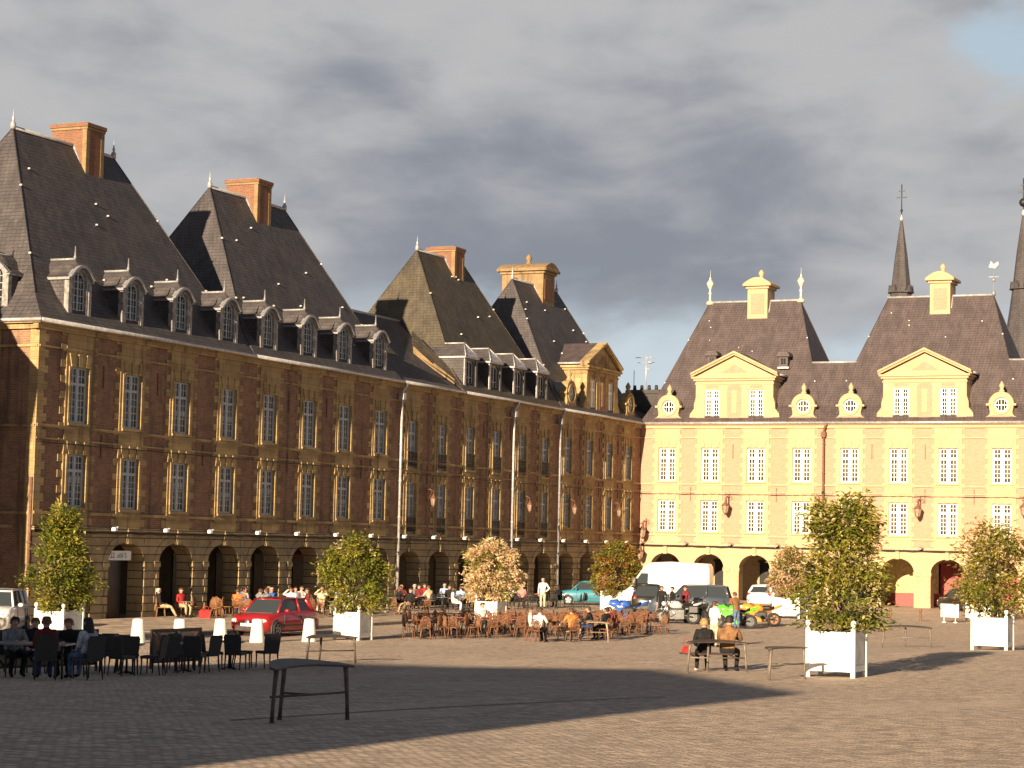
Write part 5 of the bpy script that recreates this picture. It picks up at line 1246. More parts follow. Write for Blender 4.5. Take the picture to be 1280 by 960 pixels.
# cafe under the left arcade
GC = 'guests of the cafe below the left arcade'; GCh = 'chairs of the cafe below the left arcade'; GTb = 'tables of the cafe below the left arcade'
cafe = [
 ('out', -52.4, 79.2, .75, .6, 'black', 'khaki', 'hair_grey', 'grey-haired man in a dark jacket and khaki trousers, leftmost at the arcade cafe', 'honey'),
 ('lap', -52.3, 80.7, .9, -.2, 'red', 'khaki', 'hair_brown', 'man in a red shirt beside a red bag at the left arcade cafe', 'honey'),
 ('table', -51.4, 84.2, .2, .9, 'blue', 'jeans', 'hair_black', 'person in a bright blue top left of the red car', 'honey'),
 ('shade', -50.6, 82.7, -.3, .9, 'orange', 'blue', 'hair_brown', 'person in an orange top shielding the eyes, left of the red car', 'honey'),
 ('both', -50.1, 83.9, .1, 1, 'grey', 'black', 'hair_brown', 'man in grey seen from behind with both hands raised to the head', 'honey'),
 ('lap', -51.0, 86.4, .6, -.8, 'blue', 'navy', 'hair_grey', 'grey-haired man with a blue front behind the red car bonnet', 'wick'),
 ('shade', -50.6, 87.5, .3, -.9, 'white', 'navy', 'hair_brown', 'person in white with one arm raised behind the red car', 'wick'),
 ('flap', -49.4, 87.0, -.5, -.5, 'maroon', 'black', 'hair_brown', 'woman in maroon behind the red car roof', 'wick'),
 ('lap', -51.3, 89.2, .7, -.7, 'grey', 'black', 'hair_black', 'black-haired man in grey facing the square behind the red car', 'wick'),
 ('both', -50.2, 89.8, .3, -.9, 'beige', 'beige', 'hair_blond', 'fair-haired woman in beige with both hands at her face', 'wick'),
 ('lap', -48.6, 88.6, -.2, -.9, 'beige', 'grey', 'hair_grey', 'grey-haired woman in a beige jacket right of the red car', 'wick'),
 ('shade', -47.5, 88.0, -.4, -.9, 'white', 'beige', 'hair_brown', 'person in white shading the eyes behind the white planter', 'wick'),
 ('out', -47.3, 93.4, -.2, -.9, 'black', 'khaki', 'hair_brown', 'man in a black top and khaki trousers right of the rounded green tree', 'wick'),
 ('shade', -51.2, 100.2, .6, -.7, 'maroon', 'black', 'hair_blond', 'blond person in dark red shading the eyes by the white drainpipe', 'darkw'),
 ('lap', -50.9, 101.6, -.3, -.9, 'maroon', 'black', 'hair_brown', 'person in dark red next to the blond person by the drainpipe', 'darkw'),
 ('table', -49.7, 100.6, -.8, .3, 'beige', 'black', 'hair_brown', 'man in beige leaning on a table in front of the arches', 'darkw'),
 ('flap', -47.6, 99.0, .8, .4, 'white', 'white', 'hair_black', 'woman in white on a dark chair left of the blossom bush', 'darkw'),
 ('lap', -49.7, 103.0, .5, -.8, 'black', 'black', 'hair_brown', 'man in black behind the woman in white', 'darkw'),
 ('table', -48.3, 101.4, -.2, .9, 'lightblue', 'black', 'hair_brown', 'man in a light blue shirt seen from behind left of the blossom bush', 'darkw'),
 ('flap', -48.8, 103.6, -.7, -.5, 'beige', 'black', 'hair_grey', 'grey-haired woman in beige left of the blossom bush', 'darkw'),
 ('flap', -48.6, 110.2, .3, -.9, 'pink', 'black', 'hair_grey', 'woman in pink right of the blossom bush', 'darkw'),
 ('table', -47.3, 110.4, -.8, -.4, 'red', 'black', 'hair_brown', 'person in red right of the woman in pink', 'darkw'),
 ('lap', -51.9, 85.3, .5, -.85, 'beige', 'navy', 'hair_brown', 'man in beige just above the red car bonnet', 'wick'),
 ('ftable', -50.7, 85.4, -.4, .9, 'jeans', 'navy', 'hair_brown', 'woman in dark blue seen from behind above the red car', 'wick'),
 ('table', -52.0, 90.8, .9, -.3, 'white', 'black', 'hair_brown', 'man in white at a table beneath the fifth arch', 'wick'),
 ('flap', -49.3, 90.6, -.6, -.7, 'pink', 'jeans', 'hair_blond', 'blond woman in pink behind the rounded green tree', 'wick'),
 ('lap', -51.2, 95.6, .5, -.85, 'navy', 'black', 'hair_black', 'man in navy alone left of the white drainpipe', 'darkw'),
 ('ftable', -49.9, 97.3, .5, .8, 'black', 'black', 'hair_brown', 'woman in black seen from behind right of the green tree', 'darkw'),
 ('table', -51.7, 102.6, .8, -.5, 'grey', 'navy', 'hair_grey', 'grey-haired man in grey against the arches', 'darkw'),
 ('lap', -47.6, 104.2, -.7, -.6, 'navy', 'black', 'hair_black', 'man in navy just left of the blossom bush', 'darkw'),
 ('shade', -50.3, 107.0, .5, -.8, 'khaki', 'black', 'hair_brown', 'person in khaki behind the blossom bush', 'darkw'),
 ('table', -49.8, 111.3, .6, -.7, 'white', 'black', 'hair_brown', 'person in white behind the woman in pink', 'darkw'),
 ('fwd', -47.0, 112.0, -.7, .3, 'black', 'black', 'hair_black', 'person in black bending over a cafe table', 'darkw'),
 ('lap', -52.2, 86.0, .6, -.8, 'navy', 'black', 'hair_brown', 'man in navy beneath the third arch', 'wick'),
 ('flap', -52.0, 87.8, .5, -.85, 'pink', 'beige', 'hair_blond', 'blond woman in pink beneath the fourth arch', 'wick'),
 ('shade', -49.9, 91.3, .2, -.95, 'lightblue', 'navy', 'hair_black', 'black-haired person in light blue shading the eyes', 'wick'),
 ('ftable', -48.9, 89.6, -.7, .6, 'black', 'black', 'hair_blond', 'blond woman in black seen from behind, right of the red car', 'wick'),
 ('lap', -52.0, 104.6, .6, -.75, 'red', 'navy', 'hair_brown', 'person in red close to the arches behind the blossom bush', 'darkw'),
 ('table', -51.6, 106.2, .6, -.75, 'lightblue', 'navy', 'hair_grey', 'grey-haired person in light blue close to the arches', 'darkw'),
]
for (pz, x, y, dx, dy, tp, lg, hr, lab, chk) in cafe:
    sitter(pz, x, y, dx, dy, tp, lg, hr, lab, chk, 'cafe chair under the ' + lab.split(' at ')[0].split(' by ')[0].split(', right')[0].split(', left of the red')[0].split(' with both')[0].split(' right of the rounded')[0].replace('seen from behind left of the blossom bush', 'seen from behind'), GC, 'long' if pz[0] == 'f' and hr != 'hair_grey' else 'short', GCh)
for i, (k_, x, y) in enumerate([('gtab', -51.5, 79.95), ('gtab', -51.0, 83.5), ('gtab', -50.2, 88.5), ('gtab', -48.1, 87.3), ('gtab', -50.3, 101.0), ('gtab', -48.6, 99.9), ('gtab', -48.9, 102.5), ('gtab', -48.0, 109.6), ('gtab', -46.6, 94.2), ('gtab', -49.7, 96.3), ('gtab', -51.4, 93.6), ('gtab', -47.9, 106.6)]):
    place(k_, x, y, .3 * i, 'small round grey cafe table below the arcade, %s from the near end' % ORD[i], GTb)
ec = [('honey', -51.9, 83.3, .3, .9), ('honey', -51.3, 83.0, .9, .1), ('honey', -50.4, 82.9, -.5, -.8), ('honey', -49.8, 83.8, -.9, .2), ('honey', -50.2, 84.8, .3, -.9), ('honey', -49.4, 81.8, -.2, .9), ('honey', -51.9, 81.4, .8, .5), ('honey', -48.7, 82.6, -.8, .3), ('honey', -48.3, 84.8, -.9, .1), ('wick', -49.6, 86.0, .5, .8), ('wick', -48.6, 85.9, -.5, .8), ('wick', -51.9, 88.4, .9, .2), ('wick', -51.9, 92.0, .9, -.2), ('wick', -49.0, 91.8, -.7, .6), ('wick', -48.4, 90.2, -.9, .2), ('honey', -52.2, 82.0, 1, .3), ('honey', -51.6, 82.6, .4, .9), ('honey', -50.9, 81.6, -.3, .9), ('honey', -50.0, 82.2, -.6, .7), ('honey', -49.5, 82.9, -1, .1), ('honey', -49.2, 84.5, -.8, .5), ('honey', -50.4, 80.6, .2, .9), ('honey', -48.8, 83.6, -.9, -.3),
      ('wick', -48.0, 86.0, .2, .9), ('wick', -46.9, 87.2, -.9, 0), ('wick', -47.2, 92.0, .4, .8), ('wick', -46.2, 93.0, -.8, .5), ('wick', -50.6, 94.2, .9, 0), ('wick', -50.0, 92.9, .1, .9),
      ('darkw', -50.4, 96.9, .5, -.8), ('darkw', -48.9, 96.0, -.9, .2), ('darkw', -49.0, 105.8, .7, .6), ('darkw', -47.1, 106.0, -.7, .5), ('darkw', -47.3, 107.5, -.4, -.8), ('darkw', -46.9, 103.0, -.9, .1), ('darkw', -46.6, 100.4, -.9, .2),
      ('darkw', -46.0, 108.6, -.6, .7), ('darkw', -51.6, 97.6, .3, -.9), ('darkw', -51.8, 99.0, .8, .3), ('darkw', -50.9, 104.2, .2, -.9), ('darkw', -50.2, 105.2, .8, -.5), ('darkw', -49.6, 108.2, .9, .2), ('darkw', -50.3, 109.6, .4, .8), ('darkw', -51.0, 111.2, .9, -.3), ('darkw', -49.2, 112.2, .1, -.9), ('darkw', -48.2, 113.8, -.7, .5), ('darkw', -45.8, 105.2, -.8, .5), ('darkw', -45.2, 110.2, -.9, -.2), ('darkw', -45.6, 112.0, -.9, .1), ('darkw', -46.3, 113.4, -.7, -.5), ('darkw', -47.6, 112.6, .6, -.7)]
for i, (k_, x, y, dx, dy) in enumerate(ec):
    nm = {'honey': 'honey-coloured wicker', 'wick': 'red-brown wicker', 'darkw': 'dark wicker'}[k_]
    n_same = sum(1 for q in ec[:i] if q[0] == k_)
    place(k_, x, y, face(dx, dy), 'empty %s chair below the arcade, %s of its kind from the near end' % (nm, ORD[n_same]), GCh)
bag = MB(); bag.bbox(-.28, .28, -.16, .16, 0, .38, 0, .07); bag.tube([(-.15, 0, .36), (-.1, 0, .52), (.1, 0, .52), (.15, 0, .36)], .018, 5)
tag(bag.build('bag', 'cloth_red', None, (-50.9, 80.5, gz(-50.9, 80.5) + .0), .4), 'bright red bag on the ground at the left arcade cafe', 'bag')

# ------------------------------------------------------------------ the shaded terrace at the left
GD = 'dark chairs of the shaded terrace'
dch = [(-29.55, 41.9, .6, .8), (-28.9, 42.3, -.7, .6), (-28.2, 41.1, .1, 1), (-29.5, 43.2, .9, .3), (-28.55, 43.4, -.9, .4), (-28.3, 42.5, -.8, -.2), (-29.0, 44.6, .2, 1), (-28.4, 44.5, -.3, .95), (-29.6, 45.8, .9, -.2), (-28.75, 45.6, -.9, .1), (-29.4, 46.9, .7, .7), (-28.7, 46.9, -.2, .95), (-29.1, 47.9, .9, .4), (-28.6, 48.3, -.85, .5), (-29.7, 40.7, .8, .6), (-30.3, 43.6, .5, -.8), (-30.0, 46.6, .6, -.7)]
for i, (x, y, dx, dy) in enumerate(dch):
    place('dark', x, y, face(dx, dy), 'empty dark wicker chair on the shaded terrace, %s in line towards the red car' % ORD[i], GD)
for i, (x, y) in enumerate([(-29.1, 42.6), (-29.15, 45.2), (-29.2, 47.4)]):
    place('sqtab', x, y, .45, 'square table among the dark chairs of the shaded terrace, %s from the left' % ORD[i], 'tables of the shaded terrace')
for (x, y, dx, dy, lab) in ((-27.75, 36.9, 0, 0, 'table with a pale top at the left edge where the group in the shade sits'),):
    root = thing('long_table', lab, 'table', (x, y, gz(x, y)), .35); m = MB(); m.bbox(-1.0, .95, -.42, .42, .71, .745, 0, .015); m.build('top', 'table_top', root)
    for sx, sy in ((-1, -1), (1, -1), (-1, 1), (1, 1)):
        l_ = MB(); l_.tube([(sx * .88, sy * .34, 0), (sx * .86, sy * .33, .72)], .025, 6); l_.build('leg', 'dark_iron', root)
GG = 'group sitting in the shade at the left'
sitter('table', -28.6, 37.5, .85, -.5, 'grey', 'black', 'hair_black', 'black-haired man in a grey jacket leaning over the table in the shade', 'dark', 'dark chair under the man in the grey jacket', GG, ch_group=GD)
sitter('lap', -29.5, 39.5, .4, -.9, 'black', 'navy', 'hair_ginger', 'person half hidden behind the man in the grey jacket', 'dark', 'dark chair under the half hidden person', GG, ch_group=GD)
sitter('flap', -26.3, 35.6, -.6, .75, 'maroon', 'navy', 'hair_ginger', 'red-haired person in maroon seen from behind in the shade', 'dark', 'dark chair under the red-haired person in maroon', GG, ch_group=GD)
sitter('table', -27.7, 38.4, .1, -.95, 'black', 'black', 'hair_ginger', 'short-haired man in black facing the camera across the table', 'dark', 'dark chair under the man in black facing the camera', GG, ch_group=GD)
sitter('flap', -26.25, 37.0, -.9, .25, 'palegrey', 'jeans', 'hair_black', 'woman with long black hair in a pale grey jacket', 'dark', 'dark chair under the woman in the pale grey jacket', GG, hstyle='long', ch_group=GD)
def screen(label, x0, y0, x1, y1, n):
    a = Vector((x0, y0)); b_ = Vector((x1, y1)); L = (b_ - a).length; ang = math.atan2(y1 - y0, x1 - x0)
    root = thing('terrace_screen', label, 'screen', (x0, y0, min(terr(x0, y0), terr(x1, y1))), ang, 'canvas screens of the shaded terrace')
    c_ = MB(); c_.box(0, L, -.012, .012, .22, .98); c_.build('canvas', 'screen_canvas', root)
    f_ = MB(); f_.box(-.03, L + .03, -.03, .03, .98, 1.04); f_.box(0, L, -.025, .025, .16, .22)
    for i in range(n + 1): f_.box(L * i / n - .025, L * i / n + .025, -.028, .028, -.0, .985)
    f_.build('frame', 'dark_wood', root)
    b2_ = MB()
    for i in range(n):
        u0, u1 = L * i / n + .04, L * (i + 1) / n - .04; um = (u0 + u1) / 2
        for s_ in (-1, 1):
            b2_.tube([(u0, -.03 * 1, .22 if s_ < 0 else .97), (um - .05, -.05, .60), (um + .05, -.05, .60), (u1, -.03, .97 if s_ < 0 else .22)], .022, 6)
    b2_.build('cross_brace', 'dark_wood', root); return root
screen('long brown canvas screen with crossed braces behind the people in the shade', -31.9, 39.2, -30.75, 43.7, 5)
screen('short brown canvas screen with crossed braces behind the dark chairs', -30.75, 46.1, -30.55, 48.1, 2)

# ------------------------------------------------------------------ couple on the bench and people standing about
zb_ = terr(-16.9, 50.7)
person('flap', -17.27, 50.55, -.42, .90, 'black', 'black', 'hair_blond', 'short-haired blonde woman in a black top sitting at the crescent bench, seen from behind', shoe='cloth_white', z=zb_ - .05, sc=1.06)
person('fwd', -16.72, 50.72, -.10, .99, 'brown', 'black', 'hair_black', 'dark-haired man in a brown coat sitting at the crescent bench, seen from behind', z=zb_ - .05, sc=1.12)
bag = MB(); bag.bbox(-.11, .11, -.07, .07, 0, .2, 0, .05); bag.tube([(-.08, 0, .22), (-.05, 0, .36), (.05, 0, .36), (.08, 0, .22)], .01, 5)
tag(bag.build('handbag', 'cloth_red', None, (-17.62, 50.22, zb_ + .43), .3), 'small red handbag at the left end of the bench with the couple', 'bag')
person('fstand', -25.1, 74.6, .35, .9, 'white', 'beige', 'hair_brown', 'woman in a long white shirt standing behind the couple on the bench', 'short')
person('bend', -30.35, 93.4, -.8, .5, 'brown', 'jeans', 'hair_brown', 'man in a brown jacket and jeans standing at the green motorcycle')
person('hip', -46.8, 109.0, .3, -.9, 'white', 'beige', 'hair_grey', 'person in white shirt and beige trousers standing below the white drainpipe')
person('stand', -37.6, 103.2, .2, -.9, 'black', 'black', 'hair_brown', 'person in black motorcycle gear left of the parked motorcycles', z=0)
person('hip', -36.6, 102.0, -.7, -.5, 'black', 'black', 'hair_black', 'second person in black gear, beside the dark car', z=0)
person('walk', -36.6, 104.0, -.2, -.9, 'maroon', 'black', 'hair_brown', 'person in a dark red top standing behind the black motorcycles', z=0)

# ------------------------------------------------------------------ vehicles
def loft(mb, st, mi=0, close=True):
    """st: list of stations, each a list of xyz points (same count)"""
    n = len(st[0]); vs = [p_ for s_ in st for p_ in s_]
    fs = [[i * n + j, i * n + (j + 1) % n, (i + 1) * n + (j + 1) % n, (i + 1) * n + j] for i in range(len(st) - 1) for j in range(n)]
    if close: fs += [list(range(n)), list(range((len(st) - 1) * n, len(st) * n))]
    mb.add(vs, fs, mi, True)
def wheel(root, x, y, r, side, rimmat='rim', wd=.2):
    t_ = MB(); prof = [(r * .62, -wd / 2), (r * .93, -wd / 2), (r, -wd / 2 + .03), (r, wd / 2 - .03), (r * .93, wd / 2), (r * .62, wd / 2)]
    n = 20; vs = [(x + q * math.cos(2 * math.pi * j / n), y + d_, r + q * math.sin(2 * math.pi * j / n)) for q, d_ in prof for j in range(n)]
    t_.add(vs, [[i * n + j, i * n + (j + 1) % n, (i + 1) % 6 * n + (j + 1) % n, (i + 1) % 6 * n + j] for i in range(6) for j in range(n)], 0, True)
    w_ = t_.build('wheel', 'tyre', root)
    m = MB(); yo = y + side * (wd / 2 - .035)
    for k_ in range(5):
        a = 2 * math.pi * k_ / 5 + .3
        pts = [(math.cos(a + o) * q, math.sin(a + o) * q) for q, o in ((.05, -.6), (r * .64, -.2), (r * .64, .2), (.05, .6))]
        m.prism(pts, lambda u, v, d: (x + u, yo + d, r + v), -.012, .012, 0)
    ring = [(math.cos(2 * math.pi * j / n), math.sin(2 * math.pi * j / n)) for j in range(n)]
    m.prism([(u * r * .68, v * r * .68) for u, v in ring], lambda u, v, d: (x + u, yo + d, r + v), -.015, .015, 0, [[(u * r * .58, v * r * .58) for u, v in ring]])
    m.poly([(u * r * .6, v * r * .6) for u, v in ring], [], lambda u, v, d: (x + u, yo - side * .03, r + v), 1)
    m.build('rim', [rimmat, 'engine'], w_)
def car(name, label, x, y, ang, paint, L=4.0, W=1.72, H=1.46, hood=.88, nose=.66, belt=.92, ws=(.62, 1.28), roof=(1.55, 3.2), tail=3.72, r=.30, wb=(.78, 3.26), plate=True, bootz=None, rimmat='rim'):
    """x forward is -X... local: nose at x=0, tail at x=L, ground z=0; ang turns local +X"""
    root = thing(name, label, 'car' if 'van' not in name else 'van', (x, y, gz(x, y)), ang)
    h = W / 2
    bz = bootz or belt
    S = [(0.02, .72, .30, nose - .12), (.10, .86, .22, nose), (.35, .95, .18, (nose + hood) / 2 + .05), (ws[0] + .25, 1.0, .17, hood), (ws[1], 1.0, .17, belt), (L * .62, 1.0, .17, belt + .03), (tail - .1, .98, .18, bz + .03), (L - .14, .93, .24, bz - .02), (L - .02, .84, .34, bz - .12)]
    body = MB(); st = []
    for sx, k_, zb, zt in S:
        w_ = h * k_; zm = zb + (zt - zb) * .55
        st.append([(sx, -w_ * .84, zb), (sx, -w_ * .97, zb + .1), (sx, -w_, zm), (sx, -w_ * .965, zt - .07), (sx, -w_ * .88, zt), (sx, 0, zt + .025), (sx, w_ * .88, zt), (sx, w_ * .965, zt - .07), (sx, w_, zm), (sx, w_ * .97, zb + .1), (sx, w_ * .84, zb)])
    loft(body, st)
    # roof skin and pillars
    a, b_ = roof; rw = h * .70
    R_ = [(a - .05, rw * .97, H - .05), (a + .2, rw, H - .01), ((a + b_) / 2, rw, H), (b_ - .1, rw * .97, H - .03), (b_ + .08, rw * .94, H - .08)]
    loft(body, [[(sx, -w_, z - .06), (sx, -w_ * .93, z), (sx, 0, z + .02), (sx, w_ * .93, z), (sx, w_, z - .06), (sx, 0, z - .05)] for sx, w_, z in R_])
    for sy in (-1, 1):
        for p0, p1, q in (((ws[1] - .30, sy * h * .86, belt - .02), (a - .02, sy * rw * .95, H - .05), .042), ((tail - .12, sy * h * .85, bz + .0), (b_ + .02, sy * rw * .93, H - .08), .085), (((a + b_) / 2 + .12, sy * h * .90, belt), ((a + b_) / 2 + .14, sy * rw * .985, H - .05), .04)):
            body.tube([p0, p1], q, 6)
    for sy in (-1, 1):
        for q in (ws[1] - .02, (a + b_) / 2 + .13, tail - .75):
            body.box(q - .009, q + .009, sy * h - .012, sy * h + .004, .34, belt - .1, 1)
        body.box(ws[1] - .3, tail - .3, sy * h - .012, sy * h + .010, .40, .44, 1)
    body.box(ws[0] + .1, ws[0] + .13, -h * .8, h * .8, hood + .0, hood + .03, 1)
    o = body.build('body', ['paint_' + paint, 'engine'], root)
    gl = MB()
    G_ = [(ws[1] - .34, h * .84, belt - .04), (a, rw * .93, H - .045), (b_, rw * .91, H - .075), (tail - .02, h * .82, bz - .02)]
    pl = [(sx, -w_, z) for sx, w_, z in G_]; pr_ = [(sx, w_, z) for sx, w_, z in G_]
    gl.add(pl + pr_, [(0, 1, 2, 3), (4, 7, 6, 5), (0, 4, 5, 1), (2, 6, 7, 3)], 0)
    gl.build('windows', 'car_glass', root)
    for wx in wb:
        for sy in (-1, 1):
            wheel(root, wx, sy * (h - .055), r, sy, rimmat)
            m = MB(); n = 16
            m.prism([(wx + (r + .07) * math.cos(math.pi * i / n), r + (r + .07) * math.sin(math.pi * i / n)) for i in range(n + 1)] + [(wx - r - .07, .17), (wx + r + .07, .17)], lambda u, v, d: (u, sy * (h * .985 + d), v), -.05, .004, 0)
            m.build('wheel_arch', 'engine', root)
    for sy in (-1, 1):
        m = MB(); m.ball((.20, sy * h * .70, nose - .06), .15, 10, 0, (1.2, 1.1, .62)); m.ball((.1, sy * h * .67, nose - .06), .07, 8, 1); m.build('headlight', ['lamp_glass', 'chrome'], root)
        m = MB(); m.ball((L - .13, sy * h * .76, bz - .16), .14, 8, 0, (.8, .9, 1.3)); m.build('tail_light', 'tail_red', root)
        m = MB(); m.ball((ws[1] - .02, sy * (h + .1), belt + .06), .10, 8, 0, (.7, 1.1, .75)); m.build('mirror', 'paint_' + paint, root)
        m = MB(); m.box((a + b_) / 2 + .0, (a + b_) / 2 + .16, sy * h * 1.0 - .012, sy * h * 1.0 + .012, belt - .18, belt - .14); m.build('door_handle', 'engine', root)
    m = MB(); m.bbox(.005, .16, -h * .62, h * .62, .24, .44, 0, .03); m.build('bumper_grille', 'engine', root)
    m = MB(); m.bbox(L - .14, L + .02, -h * .72, h * .72, .28, .48, 0, .03); m.build('rear_bumper', 'engine' if paint != 'white' else 'paint_white', root)
    if plate:
        m = MB(); m.box(-.015, .004, -.26, .26, .40, .51); m.build('number_plate', 'plate', root)
        m = MB(); m.box(L + .021, L + .034, -.26, .26, .62, .73); m.build('number_plate', 'plate', root)
    m = MB(); m.lathe([(.10, 0), (.09, .012)], 12); m.xf(Matrix.Translation((0.03, 0, nose - .10)) @ Matrix.Rotation(R(-78), 4, 'Y')); m.build('badge', 'chrome', root)
    return root
def ang_to(dx, dy): return math.atan2(dy, dx)
# local +X runs from nose to tail
car('parked_car', 'shiny red hatchback parked facing the camera along the kerb', -41.55, 68.6, ang_to(.03, 1), 'red', 4.05, 1.75, 1.46)
car('parked_car', 'teal hatchback parked in front of the arches left of the orange bush', -49.9, 118.2, ang_to(.93, .36), 'teal', 4.0, 1.7, 1.45)
car('parked_car', 'dark blue-grey off-roader parked between the black motorcycles and the white van', -39.7, 107.0, ang_to(.97, .24), 'navy', 4.5, 1.85, 1.75, 1.05, .85, 1.10, (.9, 1.6), (1.9, 4.1), 4.42, .37, (.9, 3.6), bootz=1.08)
car('parked_car', 'black people carrier showing its tail left of the white van', -42.4, 113.6, ang_to(.38, -.925), 'black', 4.4, 1.82, 1.70, 1.0, .80, 1.02, (.8, 1.5), (1.7, 4.0), 4.3, .33, (.85, 3.5), bootz=1.0)
car('parked_car', 'white hatchback seen from behind inside the third sunlit arch', -40.75, 133.3, ang_to(.04, -1), 'white', 4.0, 1.72, 1.45)
car('parked_car', 'black car half inside the dark red arch', -30.7, 138.6, ang_to(.75, -.66), 'black', 4.1, 1.74, 1.46)
car('parked_car', 'pale grey car at the right edge behind the airy tree', -21.6, 121.0, ang_to(.95, -.2), 'silver', 4.1, 1.74, 1.46)
car('parked_van', 'small white van at the left edge behind the far left planter', -48.6, 62.2, ang_to(-.45, .9), 'white', 4.1, 1.72, 1.62, 1.0, .76, 1.0, (.7, 1.35), (1.6, 3.9), 4.0, .31, (.8, 3.3))
# big white panel van
def panel_van(label, x, y, ang):
    root = thing('panel_van', label, 'van', (x, y, gz(x, y)), ang); h = .98; root.scale = (1, 1, 1.07)
    b_ = MB(); S = [(.02, .74, .38, .80), (.12, .88, .30, 1.02), (.75, .96, .28, 1.22), (.95, .98, .28, 1.35), (1.75, 1.0, .28, 2.42), (2.1, 1.0, .28, 2.66), (3.2, 1.0, .28, 2.72), (5.3, 1.0, .28, 2.66), (5.42, .97, .32, 2.5)]
    st = []
    for sx, k_, zb, zt in S:
        w_ = h * k_; tp = .80 if zt > 1.4 else .9
        st.append([(sx, -w_ * .9, zb), (sx, -w_, zb + .14), (sx, -w_, zb + (zt - zb) * .5), (sx, -w_ * (.94 if zt > 1.4 else .97), zt - .22), (sx, -w_ * tp, zt - .03), (sx, 0, zt), (sx, w_ * tp, zt - .03), (sx, w_ * (.94 if zt > 1.4 else .97), zt - .22), (sx, w_, zb + (zt - zb) * .5), (sx, w_, zb + .14), (sx, w_ * .9, zb)])
    loft(b_, st); b_.build('body', 'paint_white', root)
    g_ = MB()
    g_.add([(.98, -.80, 1.40), (.98, .80, 1.40), (1.66, .74, 2.32), (1.66, -.74, 2.32)], [(0, 1, 2, 3)])
    for sy in (-1, 1): g_.add([(1.12, sy * .985, 1.36), (2.05, sy * .99, 1.36), (2.05, sy * .965, 2.1), (1.66, sy * .955, 2.1)], [(0, 1, 2, 3)])
    g_.build('windows', 'car_glass', root)
    for wx in (1.0, 4.3):
        for sy in (-1, 1): wheel(root, wx, sy * (h - .09), .34, sy)
    for sy in (-1, 1):
        m = MB(); m.ball((.2, sy * .70, .92), .16, 8, 0, (.9, 1, .9)); m.build('headlight', 'lamp_glass', root)
        m = MB(); m.box(5.39, 5.45, sy * .9 - .06, sy * .9 + .06, 1.0, 1.5); m.build('tail_light', 'tail_red', root)
        m = MB(); m.bbox(1.2, 1.4, sy * 1.16 - .07, sy * 1.16 + .07, 1.45, 1.85, 0, .03); m.build('mirror', 'engine', root)
        m = MB(); m.box(2.15, 5.2, sy * .996 - .012, sy * .996 + .012, 1.02, 1.07); m.build('side_strip', 'engine', root)
    m = MB(); m.bbox(0, .2, -.85, .85, .32, .6, 0, .05); m.build('bumper', 'engine', root); return root
panel_van('tall white panel van parked in front of the first two sunlit arches', -43.2, 110.9, ang_to(.985, .17))

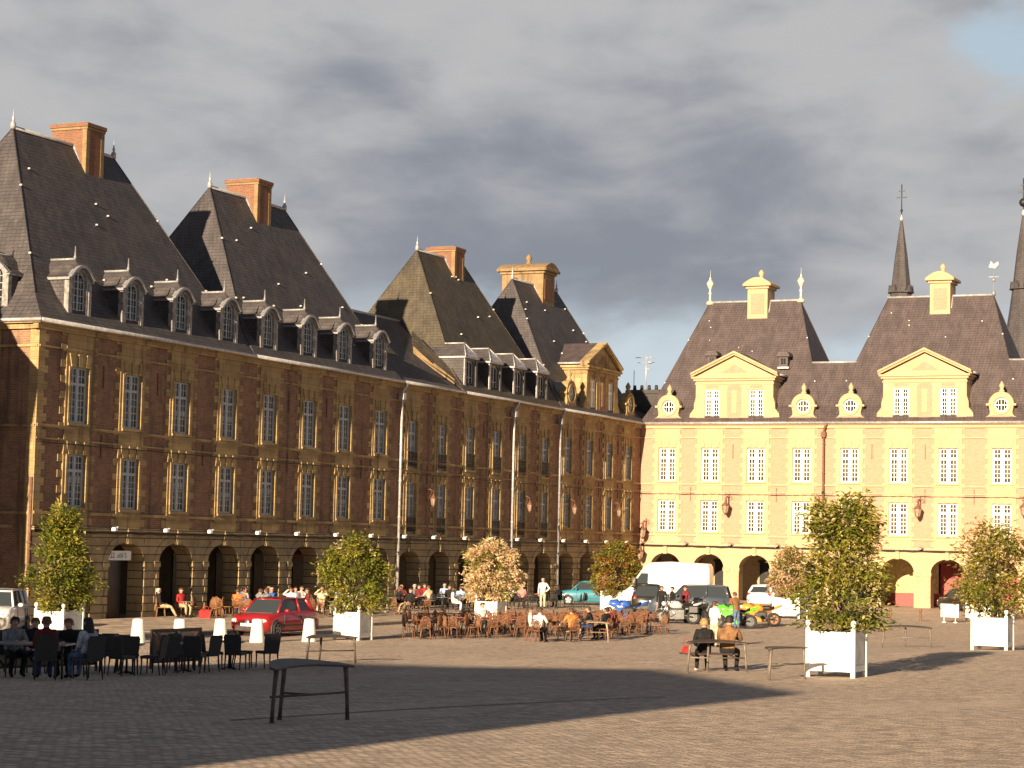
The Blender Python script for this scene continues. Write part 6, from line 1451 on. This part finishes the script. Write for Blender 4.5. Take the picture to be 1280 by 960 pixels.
def motorbike(label, x, y, ang, c1, c2, rimmat='rim', fairing=True, sc=1.0):
    root = thing('motorcycle', label, 'motorcycle', (x, y, gz(x, y)), ang, 'motorcycles parked in a row'); root.scale = (sc, sc, sc)
    F = lambda u, v, d: (u, d, v)
    for wx, wd in ((.32, .13), (1.72, .19)): wheel(root, wx, 0, .31, -1, rimmat if rimmat != 'rim' else 'engine', wd); 
    for wx, wd in ((.32, .13), (1.72, .19)):
        m = MB(); n = 16; m.prism([(wx + .09 * math.cos(6.283 * i / n), .31 + .14 * math.sin(6.283 * i / n)) for i in range(n)], F, -.075, .075, 0); m.build('brake_disc', 'engine', root)
    m = MB()
    for sy in (-1, 1): m.tube([(.32, sy * .10, .31), (.62, sy * .10, .93)], .026, 6)
    m.build('fork', 'chrome', root)
    m = MB(); m.bbox(.62, 1.40, -.16, .16, .22, .68, 0, .07); m.tube([(1.15, .1, .42), (1.72, .12, .31)], .035, 6); m.tube([(1.15, -.1, .42), (1.72, -.12, .31)], .035, 6); m.build('engine', 'engine', root)
    m = MB(); m.tube([(.85, .17, .3), (1.2, .2, .24), (1.75, .2, .36), (2.0, .2, .44)], [.035, .04, .065, .06], 8); m.build('exhaust', 'chrome', root)
    m = MB(); loft(m, [[(sx, -w_, zb), (sx, -w_ * 1.05, (zb + zt) / 2), (sx, -w_ * .6, zt), (sx, w_ * .6, zt), (sx, w_ * 1.05, (zb + zt) / 2), (sx, w_, zb)] for sx, w_, zb, zt in ((.70, .10, .72, .88), (.85, .17, .68, .98), (1.05, .17, .68, .98), (1.25, .10, .68, .84))]); m.build('tank', c1, root)
    m = MB(); loft(m, [[(sx, -w_, zb), (sx, -w_, zt), (sx, w_, zt), (sx, w_, zb)] for sx, w_, zb, zt in ((1.2, .11, .70, .80), (1.5, .15, .70, .80), (1.72, .13, .78, .92))]); m.build('seat', 'cloth_black', root)
    m = MB(); loft(m, [[(sx, -w_, zb), (sx, -w_ * .8, zt), (sx, w_ * .8, zt), (sx, w_, zb)] for sx, w_, zb, zt in ((1.4, .16, .62, .70), (1.75, .13, .74, .88), (2.08, .05, .90, .98))]); m.build('tail', c1, root)
    m = MB(); m.prism([(.02 + .36 * 0 + .32 + .36 * math.cos(a), .31 + .36 * math.sin(a)) for a in [math.pi * (.25 + .6 * i / 8) for i in range(9)]] + [(.02 + .32 + .33 * math.cos(a), .31 + .33 * math.sin(a)) for a in [math.pi * (.85 - .6 * i / 8) for i in range(9)]], F, -.08, .08, 0); m.build('front_mudguard', c2, root)
    if fairing:
        m = MB()
        loft(m, [[(sx, -w_, zb), (sx, -w_ * 1.1, (zb + zt) / 2), (sx, -w_ * .5, zt), (sx, w_ * .5, zt), (sx, w_ * 1.1, (zb + zt) / 2), (sx, w_, zb)] for sx, w_, zb, zt in ((.24, .05, .78, .86), (.36, .15, .72, .98), (.58, .20, .66, 1.02), (.8, .2, .62, .92))])
        m.build('nose_fairing', c1, root)
        for sy in (-1, 1):
            m = MB(); m.prism([(.48, .90), (.82, .84), (1.0, .66), (.86, .60), (.80, .48), (.66, .46), (.58, .6)], F, sy * .19 - .015, sy * .19 + .015, 0); m.prism([(.70, .40), (.88, .44), (1.12, .34), (1.34, .30), (1.2, .20), (.82, .20)], F, sy * .18 - .015, sy * .18 + .015, 0); m.prism([(.58, .80), (.80, .78), (.9, .68), (.68, .66)], F, sy * .208 - .004, sy * .208 + .004, 1); m.build('side_fairing', [c1, c2], root)
        m = MB(); m.add([(.34, -.13, .98), (.34, .13, .98), (.62, .15, 1.17), (.62, -.15, 1.17)], [(0, 1, 2, 3)]); m.build('windscreen', 'car_glass', root)
    else:
        m = MB(); 
        for sy in (-1, 1): m.tube([(.6, sy * .1, .5), (.75, sy * .2, .62), (.95, sy * .2, .45), (.75, sy * .18, .3)], .03, 6)
        m.build('frame_tube', 'chrome', root)
        m = MB(); m.bbox(1.55, 2.0, .2, .42, .52, .82, 0, .05); m.bbox(1.55, 2.0, -.42, -.2, .52, .82, 0, .05); m.build('pannier', c2, root)
    m = MB(); m.ball((.42 if not fairing else .27, 0, .86), .10 if not fairing else .07, 8); m.build('headlight', 'lamp_glass', root)
    m = MB(); m.tube([(.78, -.36, .98), (.64, -.2, 1.0), (.64, .2, 1.0), (.78, .36, .98)], .018, 6); m.build('handlebar', 'engine', root)
    for sy in (-1, 1):
        m = MB(); m.tube([(.66, sy * .24, 1.0), (.58, sy * .34, 1.16)], .01, 5); m.ball((.58, sy * .34, 1.18), .06, 8, 0, (.4, 1.2, .8)); m.build('mirror', 'engine', root)
    return root
motorbike('blue and white sports motorcycle leaning in front of the orange bush', -38.2, 96.4, ang_to(.98, .5), 'paint_blue', 'paint_white', sc=1.1)
motorbike('black touring motorcycle with panniers, leftmost of the three dark ones', -36.4, 100.9, ang_to(.75, -.65), 'paint_black', 'paint_black', fairing=False, sc=1.1)
motorbike('black and silver motorcycle, middle of the three dark ones', -35.8, 97.2, ang_to(.98, .2), 'paint_silver', 'paint_black', fairing=False, sc=1.12)
motorbike('black motorcycle with an orange flash, right one of the three dark ones', -34.5, 99.2, ang_to(.6, -.8), 'paint_black', 'paint_orange', sc=1.1)
motorbike('bright green sports motorcycle beside the man in jeans', -31.9, 94.2, ang_to(1.0, .3), 'paint_green', 'paint_green', sc=1.08)
motorbike('orange and red racing motorcycle with orange wheels', -31.9, 98.0, ang_to(1.0, .45), 'paint_orange', 'paint_maroon', 'orange_rim', sc=1.08)
